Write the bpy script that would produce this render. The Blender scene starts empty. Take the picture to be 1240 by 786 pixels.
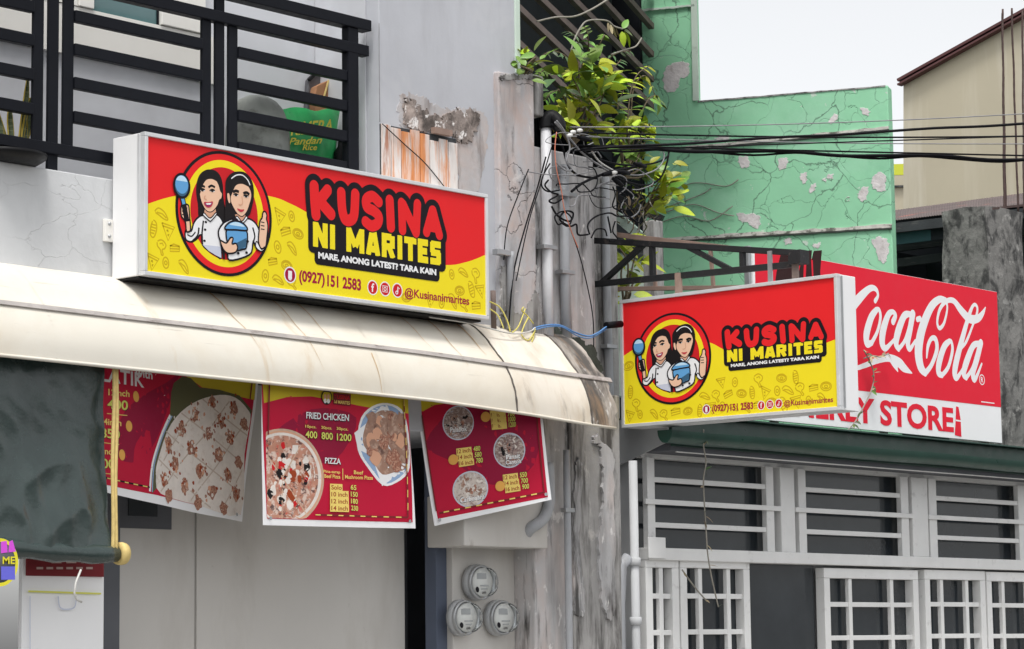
import bpy, bmesh, math, random
import numpy as np
from mathutils import Vector, Matrix
from mathutils.geometry import tessellate_polygon
random.seed(7)
rad = math.radians
scene = bpy.context.scene
col = scene.collection

# ---------------------------------------------------------------- camera
# world: X runs along the shop fronts (away to the right), Y into the buildings, Z up; street at Y < 9
FPX = 3147.494            # focal length in photograph pixels (1240 wide)
ROT = np.array([[0.65959057, 0.08517734, 0.74678317],
                [-0.75152781, 0.09072311, 0.65343345],
                [-0.01209276, -0.99222686, 0.12385325]])
CAMZ = 1.6
cam_data = bpy.data.cameras.new('camera')
cam = bpy.data.objects.new('camera', cam_data)
col.objects.link(cam)
cam_data.sensor_width = 36.0
cam_data.lens = FPX * 36.0 / 1240.0
cam_data.clip_end = 2000
r_, u_, f_ = Vector(ROT[:, 0]), Vector(-ROT[:, 1]), Vector(ROT[:, 2])
cam.matrix_world = Matrix(((r_.x, u_.x, -f_.x, 0), (r_.y, u_.y, -f_.y, 0), (r_.z, u_.z, -f_.z, CAMZ), (0, 0, 0, 1)))
scene.camera = cam

# ---------------------------------------------------------------- sky, sun, exposure
SUN_EL = rad(66)      # high, behind the camera, veiled by thin cloud
world = bpy.data.worlds.new('World')
scene.world = world
world.use_nodes = True
nt = world.node_tree
nt.nodes.clear()
sky = nt.nodes.new('ShaderNodeTexSky')
sky.sky_type = 'NISHITA'
sky.sun_disc = False
sky.sun_elevation = SUN_EL
sky.air_density = 1.0
sky.dust_density = 2.5
sky.ozone_density = 1.0
hs = nt.nodes.new('ShaderNodeHueSaturation')
hs.inputs['Saturation'].default_value = 0.10
bg = nt.nodes.new('ShaderNodeBackground')
bg.inputs['Strength'].default_value = 0.118
wo = nt.nodes.new('ShaderNodeOutputWorld')
nt.links.new(sky.outputs[0], hs.inputs['Color'])
nt.links.new(hs.outputs[0], bg.inputs['Color'])
nt.links.new(bg.outputs[0], wo.inputs['Surface'])
sun_dir = Vector((math.cos(SUN_EL) * math.cos(rad(219)), math.cos(SUN_EL) * math.sin(rad(219)), math.sin(SUN_EL)))  # towards the sun
sky.sun_rotation = math.atan2(sun_dir.x, sun_dir.y)
sl = bpy.data.lights.new('sun', 'SUN')
sl.energy = 1.3
sl.angle = rad(14)
sl.color = (1.0, 0.97, 0.93)
sun = bpy.data.objects.new('sun', sl)
col.objects.link(sun)
sun.rotation_euler = sun_dir.to_track_quat('Z', 'Y').to_euler()
sun.location = (0, 0, 30)
scene.view_settings.view_transform = 'Standard'
scene.view_settings.look = 'None'
scene.view_settings.gamma = 1.0
scene.view_settings.exposure = 0.9
scene.view_settings.use_curve_mapping = False
scene.render.resolution_x = 1024
scene.render.resolution_y = 649

# ---------------------------------------------------------------- measuring: a sight line of the photograph meets a real plane
def ray(px, py):
    return ROT @ np.array([px - 620.0, py - 393.0, FPX])
def onY(px, py, Y):
    d = ray(px, py); return Vector(d * (Y / d[1])) + Vector((0, 0, CAMZ))
def onX(px, py, X):
    d = ray(px, py); return Vector(d * (X / d[0])) + Vector((0, 0, CAMZ))
def onZ(px, py, Z):
    d = ray(px, py); return Vector(d * ((Z - CAMZ) / d[2])) + Vector((0, 0, CAMZ))
def onP(px, py, P, N):
    d = Vector(ray(px, py)); o = Vector((0, 0, CAMZ))
    return o + d * ((Vector(P) - o).dot(N) / d.dot(N))

# ---------------------------------------------------------------- materials
MATS = {}
def mat(name, base, rough=0.6, var=0.12, vscale=3.0, bump=0.0, bscale=40.0, layers=(), metal=0.0, spec=0.5, stretch=(1, 1, 1), rand=0.0, trans=0.0, alpha=1.0, emit=0.0, coat=0.0):
    """base colour + soft mottling + layers of shaped wear.  layer = (colour, kind, scale, lo, hi, stretch, detail, amount)"""
    m = bpy.data.materials.new(name); m.use_nodes = True
    t = m.node_tree; N = t.nodes; L = t.links
    b = N['Principled BSDF']
    b.inputs['Roughness'].default_value = rough
    b.inputs['Metallic'].default_value = metal
    b.inputs['Specular IOR Level'].default_value = spec
    if coat: b.inputs['Coat Weight'].default_value = coat
    if trans: b.inputs['Transmission Weight'].default_value = trans
    tc = N.new('ShaderNodeTexCoord')
    def mapped(st):
        if st == (1, 1, 1): return tc.outputs['Object']
        mp = N.new('ShaderNodeMapping'); mp.inputs['Scale'].default_value = st
        L.new(tc.outputs['Object'], mp.inputs['Vector']); return mp.outputs[0]
    def noise(scale, st=(1, 1, 1), detail=5, rough_=0.6, dist=0.0):
        n = N.new('ShaderNodeTexNoise'); n.inputs['Scale'].default_value = scale
        n.inputs['Detail'].default_value = detail; n.inputs['Roughness'].default_value = rough_
        n.inputs['Distortion'].default_value = dist
        L.new(mapped(st), n.inputs['Vector']); return n.outputs['Fac']
    def mix(fac, a, c, mode='MIX'):
        x = N.new('ShaderNodeMix'); x.data_type = 'RGBA'; x.blend_type = mode
        if isinstance(fac, float): x.inputs[0].default_value = fac
        else: L.new(fac, x.inputs[0])
        for sock, v in ((x.inputs[6], a), (x.inputs[7], c)):
            if isinstance(v, tuple): sock.default_value = (*v, 1)
            else: L.new(v, sock)
        return x.outputs[2]
    def rng(sock, lo, hi, a=0.0, z=1.0):
        r = N.new('ShaderNodeMapRange'); r.inputs[1].default_value = lo; r.inputs[2].default_value = hi
        r.inputs[3].default_value = a; r.inputs[4].default_value = z
        L.new(sock, r.inputs[0]); return r.outputs[0]
    c = tuple(base)
    if var > 0:
        lo = tuple(x * (1 - var) for x in base); hi = tuple(min(1, x * (1 + var * 0.7)) for x in base)
        c = mix(rng(noise(vscale, stretch), 0.3, 0.7), lo, hi)
    height = None
    for ly in layers:
        lc, kind, sc, lo, hi, st, det, amt = ly
        if kind == 'noise':
            f = rng(noise(sc, st, det, 0.65, 0.3), lo, hi, 0, amt)
        else:      # crack: thin lines between uneven cells
            v = N.new('ShaderNodeTexVoronoi'); v.feature = 'DISTANCE_TO_EDGE'; v.inputs['Scale'].default_value = sc
            wob = N.new('ShaderNodeTexNoise'); wob.inputs['Scale'].default_value = sc * 1.3; wob.inputs['Detail'].default_value = 6
            L.new(mapped(st), wob.inputs['Vector'])
            ad = N.new('ShaderNodeVectorMath'); ad.operation = 'MULTIPLY_ADD'
            L.new(wob.outputs['Color'], ad.inputs[0]); ad.inputs[1].default_value = (det / sc,) * 3
            L.new(mapped(st), ad.inputs[2]); L.new(ad.outputs[0], v.inputs['Vector'])
            f0 = rng(v.outputs['Distance'], lo, hi, amt, 0)
            g = N.new('ShaderNodeMath'); g.operation = 'MULTIPLY'
            L.new(f0, g.inputs[0]); L.new(rng(noise(sc * 0.7, (1, 1, 1), 3), 0.34, 0.50), g.inputs[1]); f = g.outputs[0]
            height = f
        c = mix(f, c, lc)
    if rand:
        oi = N.new('ShaderNodeObjectInfo')
        h = N.new('ShaderNodeHueSaturation')
        L.new(rng(oi.outputs['Random'], 0, 1, 1 - rand, 1 + rand), h.inputs['Value'])
        L.new(rng(oi.outputs['Random'], 0, 1, 0.5 - rand * 0.06, 0.5 + rand * 0.06), h.inputs['Hue'])
        if isinstance(c, tuple): h.inputs['Color'].default_value = (*c, 1)
        else: L.new(c, h.inputs['Color'])
        c = h.outputs[0]
    if isinstance(c, tuple): b.inputs['Base Color'].default_value = (*c, 1)
    else: L.new(c, b.inputs['Base Color'])
    if rough > 0.15 and rough < 0.95:
        L.new(rng(noise(vscale * 4), 0.3, 0.7, max(0.02, rough - 0.08), min(1, rough + 0.08)), b.inputs['Roughness'])
    if bump or height is not None:
        bp = N.new('ShaderNodeBump'); bp.inputs['Distance'].default_value = 0.01
        if bump:
            bp.inputs['Strength'].default_value = bump
            L.new(noise(bscale, stretch, 6), bp.inputs['Height'])
            L.new(bp.outputs[0], b.inputs['Normal'])
        if height is not None:
            b2 = N.new('ShaderNodeBump'); b2.inputs['Distance'].default_value = 0.012; b2.inputs['Strength'].default_value = 0.8; b2.invert = True
            L.new(height, b2.inputs['Height'])
            if bump: L.new(bp.outputs[0], b2.inputs['Normal'])
            L.new(b2.outputs[0], b.inputs['Normal'])
    if emit:
        b.inputs['Emission Color'].default_value = (*base, 1); b.inputs['Emission Strength'].default_value = emit
    MATS[name] = m
    return m

ONE = (1, 1, 1)
mat('ground', (0.16, 0.155, 0.15), 0.9, 0.2, 1.5, 0.3, 30)
mat('asphalt', (0.06, 0.06, 0.06), 0.9, 0.2, 2, 0.4, 80)
mat('pavement', (0.32, 0.31, 0.29), 0.9, 0.2, 2, 0.3, 50)
mat('grey_paint', (0.50, 0.51, 0.545), 0.75, 0.10, 1.4, 0.10, 25,
    [((0.36, 0.36, 0.38), 'noise', 2.2, 0.52, 0.78, (1.5, 1.5, 0.35), 6, 0.55), ((0.62, 0.62, 0.63), 'noise', 1.3, 0.55, 0.75, ONE, 4, 0.6)])
mat('white_parapet', (0.60, 0.61, 0.62), 0.8, 0.10, 2.0, 0.25, 18,
    [((0.34, 0.34, 0.35), 'crack', 2.2, 0.0, 0.006, (1, 1, 1.6), 0.9, 0.22), ((0.42, 0.43, 0.44), 'noise', 1.6, 0.5, 0.75, (1, 1, 0.5), 6, 0.7)])
mat('balcony_paint', (0.60, 0.61, 0.64), 0.8, 0.08, 1.0, 0.05, 20, [((0.36, 0.36, 0.38), 'noise', 1.2, 0.5, 0.8, ONE, 4, 0.6)])
mat('cream_trim', (0.84, 0.82, 0.77), 0.6, 0.05, 2, 0.05, 20)
mat('mould_plaster', (0.50, 0.495, 0.50), 0.9, 0.15, 2.5, 0.35, 20,
    [((0.56, 0.46, 0.42), 'noise', 2.6, 0.50, 0.66, (1, 1, 0.45), 6, 0.6), ((0.20, 0.19, 0.185), 'noise', 2.2, 0.46, 0.66, (2.2, 2.2, 0.3), 8, 0.7), ((0.03, 0.028, 0.025), 'noise', 3.6, 0.53, 0.66, (2.4, 2.4, 0.35), 9, 0.9), ((0.74, 0.72, 0.70), 'noise', 9.0, 0.60, 0.66, (1.2, 1.2, 0.6), 6, 0.8)])
mat('pier_plaster', (0.50, 0.495, 0.51), 0.9, 0.12, 2.0, 0.3, 18,
    [((0.55, 0.40, 0.34), 'noise', 1.7, 0.50, 0.64, (1, 1, 0.6), 7, 0.65), ((0.24, 0.23, 0.23), 'noise', 3.0, 0.50, 0.68, (1.8, 1.8, 0.4), 8, 0.7), ((0.06, 0.055, 0.05), 'noise', 5.0, 0.58, 0.70, (1.8, 1.8, 0.5), 9, 0.85), ((0.70, 0.66, 0.63), 'noise', 8.0, 0.61, 0.67, ONE, 8, 0.6), ((0.10, 0.09, 0.09), 'crack', 1.7, 0.0, 0.007, ONE, 1.2, 0.8)])
mat('old_concrete', (0.37, 0.36, 0.35), 0.95, 0.2, 3, 0.5, 25,
    [((0.045, 0.04, 0.036), 'noise', 4.0, 0.47, 0.64, (2.5, 2.5, 0.35), 9, 0.9), ((0.62, 0.59, 0.56), 'noise', 6.0, 0.62, 0.70, (1, 1, 0.5), 6, 0.7)])
mat('dark_concrete', (0.20, 0.195, 0.185), 0.95, 0.3, 4, 0.9, 22,
    [((0.035, 0.035, 0.035), 'noise', 7.0, 0.48, 0.62, (1.4, 1.4, 0.8), 9, 0.9), ((0.42, 0.41, 0.39), 'noise', 10.0, 0.60, 0.68, ONE, 8, 0.7)])
mat('bare_plaster', (0.70, 0.66, 0.655), 0.95, 0.2, 8, 0.6, 30, [((0.42, 0.37, 0.35), 'noise', 14, 0.54, 0.68, ONE, 6, 0.6), ((0.74, 0.71, 0.69), 'noise', 18, 0.58, 0.66, ONE, 6, 0.8)])
mat('peel_dark', (0.30, 0.25, 0.225), 0.95, 0.3, 9, 0.9, 30,
    [((0.055, 0.045, 0.04), 'noise', 8, 0.47, 0.60, (1, 1, 0.6), 8, 0.85), ((0.80, 0.77, 0.75), 'noise', 15, 0.57, 0.62, ONE, 8, 0.95), ((0.55, 0.45, 0.40), 'noise', 5, 0.55, 0.7, ONE, 6, 0.6)])
mat('peel_halo', (0.47, 0.455, 0.46), 0.95, 0.12, 6, 0.3, 30, [((0.50, 0.41, 0.37), 'noise', 3, 0.45, 0.65, ONE, 6, 0.7), ((0.20, 0.17, 0.16), 'noise', 6, 0.50, 0.66, (1.4, 1.4, 0.35), 8, 0.8)])
mat('board_wood', (0.70, 0.66, 0.63), 0.8, 0.10, 6, 0.2, 30, [((0.62, 0.20, 0.03), 'noise', 6.0, 0.47, 0.60, (1.6, 1.6, 0.16), 6, 0.9), ((0.36, 0.10, 0.02), 'noise', 9.0, 0.56, 0.66, (1.8, 1.8, 0.16), 6, 0.8), ((0.30, 0.22, 0.18), 'noise', 14.0, 0.60, 0.70, (2, 2, 0.12), 6, 0.7)], stretch=(4, 4, 0.4))
mat('green_wall', (0.30, 0.65, 0.405), 0.8, 0.10, 1.6, 0.15, 30,
    [((0.42, 0.72, 0.53), 'noise', 2.0, 0.5, 0.75, ONE, 5, 0.6), ((0.15, 0.40, 0.25), 'noise', 1.3, 0.56, 0.80, ONE, 6, 0.5),
     ((0.07, 0.13, 0.09), 'crack', 1.5, 0.0, 0.010, ONE, 0.8, 0.9), ((0.09, 0.20, 0.13), 'crack', 3.2, 0.0, 0.010, ONE, 0.9, 0.5),
     ((0.60, 0.68, 0.60), 'noise', 7.5, 0.660, 0.672, ONE, 6, 0.9)])
mat('green_trim', (0.58, 0.69, 0.60), 0.8, 0.1, 2, 0.1, 30, [((0.2, 0.25, 0.2), 'noise', 6, 0.58, 0.7, (1, 1, 0.5), 6, 0.7)])
mat('pale_mortar', (0.62, 0.60, 0.55), 0.95, 0.2, 10, 0.5, 40, [((0.10, 0.10, 0.08), 'noise', 9, 0.50, 0.60, (1, 1, 2), 6, 0.9)])
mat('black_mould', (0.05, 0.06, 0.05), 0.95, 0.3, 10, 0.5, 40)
mat('beige_wall', (0.50, 0.45, 0.335), 0.8, 0.06, 1.0, 0.05, 20, [((0.62, 0.58, 0.48), 'noise', 2.4, 0.52, 0.72, (1.2, 1.2, 0.12), 5, 0.7), ((0.33, 0.29, 0.20), 'noise', 0.9, 0.5, 0.8, (1, 1, 0.5), 5, 0.5)])
mat('maroon_metal', (0.10, 0.035, 0.035), 0.6, 0.2, 5, 0.1, 40)
mat('rust_roof', (0.125, 0.098, 0.095), 0.85, 0.2, 4, 0.3, 30, [((0.30, 0.11, 0.09), 'noise', 3, 0.60, 0.70, ONE, 6, 0.8)])
mat('dark_board', (0.05, 0.055, 0.06), 0.9, 0.3, 4, 0.3, 20, [((0.20, 0.19, 0.18), 'noise', 5, 0.55, 0.7, (0.4, 0.4, 3), 6, 0.7)])
mat('teal_board', (0.05, 0.12, 0.14), 0.8, 0.2, 4)
mat('dark_void', (0.018, 0.022, 0.028), 0.95, 0.3, 2)  # near-black colour stands in for the shade inside yard and shed
mat('lime_wall', (0.62, 0.66, 0.06), 0.8, 0.05)
mat('black_metal', (0.008, 0.009, 0.013), 0.5, 0.15, 6, 0.03, 60, spec=0.12)
mat('sign_white', (0.88, 0.88, 0.885), 0.35, 0.02, 3)
mat('aluminium', (0.70, 0.71, 0.72), 0.4, 0.08, 6, metal=0.3)
mat('zinc', (0.42, 0.43, 0.44), 0.45, 0.15, 6, 0.05, 40, metal=0.7)
mat('awning_sheet', (0.70, 0.665, 0.585), 0.6, 0.05, 1.5, 0.06, 14,
    [((0.58, 0.50, 0.38), 'noise', 1.4, 0.46, 0.74, (1, 1, 1), 7, 0.55), ((0.52, 0.37, 0.20), 'noise', 4.0, 0.62, 0.74, (1.4, 0.30, 0.30), 6, 0.5), ((0.42, 0.38, 0.32), 'noise', 9.0, 0.64, 0.70, (0.22, 3, 3), 7, 0.45)], spec=0.3)
mat('awning_dirty', (0.48, 0.44, 0.39), 0.7, 0.12, 3, 0.15, 20,
    [((0.07, 0.065, 0.06), 'noise', 2.6, 0.38, 0.55, (2.2, 0.8, 0.8), 8, 0.95), ((0.40, 0.26, 0.15), 'noise', 4, 0.55, 0.7, (1.6, 0.5, 0.5), 6, 0.6), ((0.8, 0.79, 0.77), 'noise', 5, 0.6, 0.66, (2, 0.6, 0.6), 6, 0.8)])
mat('awning_stained', (0.76, 0.71, 0.62), 0.6, 0.08, 2, 0.1, 14,
    [((0.50, 0.40, 0.28), 'noise', 2.6, 0.47, 0.70, (1.4, 0.6, 0.6), 7, 0.75), ((0.16, 0.13, 0.11), 'noise', 4.0, 0.62, 0.76, (1.8, 0.5, 0.5), 8, 0.75)])
mat('rust_streak', (0.55, 0.36, 0.17), 0.7, 0.3, 20, 0.0)
mat('batten_grey', (0.40, 0.37, 0.35), 0.7, 0.2, 6, 0.2, 40, [((0.16, 0.13, 0.12), 'noise', 16, 0.55, 0.68, (0.5, 1, 1), 6, 0.8)])
mat('seam_black', (0.11, 0.095, 0.085), 0.9, 0.3, 20)
mat('tarp_green', (0.036, 0.055, 0.052), 0.24, 0.25, 3, 0.35, 16, spec=0.6)
mat('rope_yellow', (0.70, 0.53, 0.20), 0.7, 0.15, 30)
mat('pole_wood', (0.62, 0.48, 0.27), 0.7, 0.2, 20, 0.2, 60)
mat('pvc_white', (0.66, 0.66, 0.68), 0.5, 0.08, 4, 0.03, 30, [((0.28, 0.26, 0.25), 'noise', 7, 0.58, 0.75, (2, 2, 0.3), 6, 0.6)])
mat('pvc_grey', (0.36, 0.37, 0.39), 0.55, 0.12, 4, 0.05, 30, [((0.16, 0.15, 0.14), 'noise', 7, 0.55, 0.75, (2, 2, 0.3), 6, 0.6)])
mat('cable_black', (0.006, 0.006, 0.008), 0.55, 0.2, 10, spec=0.12)
mat('cable_grey', (0.24, 0.24, 0.25), 0.5, 0.15, 10)
mat('cable_white', (0.60, 0.59, 0.56), 0.5, 0.1, 10)
mat('cable_yellow', (0.66, 0.58, 0.14), 0.5, 0.1, 10)
mat('cable_blue', (0.10, 0.25, 0.52), 0.5, 0.1, 10)
mat('cable_orange', (0.62, 0.20, 0.12), 0.5, 0.1, 10)
mat('rust_steel', (0.155, 0.115, 0.10), 0.75, 0.25, 8, 0.2, 50)
mat('rust_brown', (0.30, 0.205, 0.165), 0.8, 0.2, 8, 0.2, 50)
mat('truss_black', (0.012, 0.012, 0.014), 0.65, 0.3, 12, 0.15, 50, [((0.12, 0.09, 0.08), 'noise', 14, 0.6, 0.7, ONE, 6, 0.6)])
mat('rebar', (0.075, 0.045, 0.04), 0.8, 0.3, 20, 0.3, 90)
mat('leaf_bright', (0.42, 0.50, 0.035), 0.42, 0.15, 18, 0.1, 30, rand=0.45, spec=0.4)
mat('leaf_mid', (0.15, 0.27, 0.045), 0.42, 0.15, 18, 0.1, 30, rand=0.45, spec=0.4)
mat('leaf_dark', (0.07, 0.13, 0.045), 0.5, 0.15, 18, rand=0.45)
mat('leaf_dry', (0.34, 0.27, 0.17), 0.8, 0.2, 18, rand=0.3)
mat('stem_brown', (0.15, 0.115, 0.07), 0.85, 0.25, 20, 0.3, 60)
mat('stem_grey', (0.30, 0.28, 0.24), 0.85, 0.2, 20)
mat('store_green', (0.014, 0.058, 0.042), 0.35, 0.2, 3, 0.04, 30, [((0.05, 0.11, 0.09), 'noise', 6, 0.6, 0.72, (0.3, 1, 1), 6, 0.6)])
mat('store_white', (0.76, 0.76, 0.75), 0.6, 0.06, 4, 0.08, 30, [((0.38, 0.37, 0.36), 'noise', 9, 0.6, 0.74, ONE, 7, 0.55)])
mat('store_wall', (0.50, 0.51, 0.52), 0.8, 0.1, 2)
mat('window_glass', (0.030, 0.036, 0.042), 0.12, 0.25, 2.0, 0.02, 3, spec=0.6)
mat('balcony_glass', (0.10, 0.185, 0.19), 0.12, 0.15, 2, spec=0.6)
mat('shop_panel', (0.58, 0.56, 0.53), 0.7, 0.06, 1, 0.05, 15, [((0.40, 0.37, 0.33), 'noise', 1.6, 0.50, 0.78, (1.5, 1.5, 0.4), 7, 0.55), ((0.30, 0.27, 0.24), 'noise', 9.0, 0.66, 0.74, (1, 1, 0.7), 7, 0.5)])
mat('shop_dark', (0.11, 0.115, 0.13), 0.8, 0.2, 2)
mat('shop_blue', (0.09, 0.11, 0.16), 0.7, 0.2, 2)
mat('meter_grey', (0.40, 0.41, 0.42), 0.5, 0.08, 5)
mat('meter_dark', (0.10, 0.10, 0.11), 0.7, 0.15, 5)
mat('meter_face', (0.72, 0.72, 0.70), 0.4, 0.03, 5)
mat('glass_clear', (0.9, 0.92, 0.92), 0.05, 0.0, spec=0.3, trans=1.0)
MATS['glass_clear'].node_tree.nodes['Principled BSDF'].inputs['IOR'].default_value = 1.08
mat('sack_green', (0.03, 0.38, 0.11), 0.35, 0.2, 6, 0.25, 14, spec=0.5)
mat('sack_white', (0.66, 0.68, 0.66), 0.4, 0.1, 10)
mat('cardboard', (0.34, 0.165, 0.08), 0.85, 0.15, 6, 0.1, 30)
mat('container_grey', (0.23, 0.245, 0.225), 0.6, 0.2, 8, 0.15, 22, [((0.11, 0.11, 0.10), 'noise', 12, 0.55, 0.68, ONE, 6, 0.7)])
mat('plastic_black', (0.010, 0.010, 0.011), 0.45, 0.1, 6, spec=0.15)
mat('plastic_clear', (0.45, 0.47, 0.47), 0.2, 0.1, 6)
mat('snake_leaf', (0.09, 0.125, 0.045), 0.45, 0.2, 30, 0.0, 30, [((0.30, 0.32, 0.16), 'noise', 30, 0.5, 0.62, (0.4, 0.4, 3), 3, 0.7)])
mat('snake_yellow', (0.62, 0.45, 0.05), 0.45, 0.1, 20)
# print inks
INK = dict(red=(0.80, 0.022, 0.026), yellow=(0.90, 0.74, 0.022), black=(0.012, 0.010, 0.014), maroon=(0.36, 0.008, 0.05), white=(0.86, 0.86, 0.87),
           skin=(0.86, 0.55, 0.38), skin_shade=(0.70, 0.38, 0.25), blue=(0.13, 0.37, 0.68), blue_light=(0.55, 0.76, 0.90), blue_dark=(0.05, 0.13, 0.22), coat_shade=(0.60, 0.63, 0.74),
           ink_red=(0.60, 0.018, 0.024), lip=(0.55, 0.05, 0.07), icon=(0.62, 0.43, 0.012), hair=(0.016, 0.013, 0.014), mouth=(0.30, 0.03, 0.12),
           cola_red=(0.78, 0.018, 0.042), cola_dark=(0.035, 0.012, 0.012), tarp_red=(0.52, 0.012, 0.045), tarp_red_deep=(0.30, 0.01, 0.045), tarp_yellow=(0.58, 0.46, 0.03), tag_yellow=(0.86, 0.66, 0.18), tag_brown=(0.34, 0.06, 0.02), olive=(0.11, 0.11, 0.055), dot_orange=(0.80, 0.42, 0.10), lime=(0.72, 0.72, 0.16),
           plate_blue=(0.30, 0.42, 0.62), sack_yellow=(0.75, 0.65, 0.10), magenta=(0.70, 0.10, 0.72), violet=(0.16, 0.16, 0.70), neon_yellow=(0.80, 0.72, 0.05), board_maroon=(0.20, 0.025, 0.03), board_ink=(0.50, 0.36, 0.33))
for k, v in INK.items():
    mat('ink_' + k, v, 0.5, 0.03, 2.0, spec=0.12)
mat('ink_cream_line', (0.60, 0.49, 0.41), 0.5, 0.1, 20)
mat('ink_food_white', (0.82, 0.75, 0.69), 0.5, 0.10, 14, layers=[((0.58, 0.46, 0.38), 'noise', 22, 0.55, 0.7, ONE, 4, 0.5)])
mat('ink_food_crumb', (0.36, 0.14, 0.085), 0.5, 0.3, 60, layers=[((0.62, 0.38, 0.27), 'noise', 90, 0.5, 0.6, ONE, 3, 0.8), ((0.13, 0.035, 0.02), 'noise', 70, 0.55, 0.65, ONE, 3, 0.8)])
mat('ink_pizza', (0.52, 0.24, 0.16), 0.5, 0.2, 20, layers=[((0.72, 0.58, 0.50), 'noise', 26, 0.50, 0.60, ONE, 4, 0.9), ((0.08, 0.03, 0.03), 'noise', 22, 0.56, 0.62, (1, 1, 1.7), 4, 0.9), ((0.60, 0.06, 0.04), 'noise', 17, 0.62, 0.70, ONE, 3, 0.8)])
mat('ink_crust', (0.62, 0.42, 0.30), 0.5, 0.2, 20)
mat('ink_chicken', (0.36, 0.20, 0.14), 0.5, 0.25, 16, layers=[((0.58, 0.40, 0.31), 'noise', 18, 0.5, 0.62, ONE, 5, 0.8), ((0.12, 0.05, 0.035), 'noise', 12, 0.58, 0.66, ONE, 4, 0.9)])
mat('ink_noodle', (0.30, 0.20, 0.18), 0.5, 0.2, 20, layers=[((0.60, 0.52, 0.47), 'noise', 40, 0.5, 0.58, (1, 1, 2.5), 3, 0.9), ((0.09, 0.05, 0.05), 'noise', 34, 0.56, 0.62, (2, 2, 1), 3, 0.9)])
mat('ink_pasta', (0.64, 0.56, 0.50), 0.5, 0.2, 20, layers=[((0.34, 0.24, 0.21), 'noise', 42, 0.53, 0.60, (1, 1, 1.5), 3, 0.9), ((0.82, 0.77, 0.72), 'noise', 36, 0.56, 0.62, ONE, 3, 0.8)])

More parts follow.
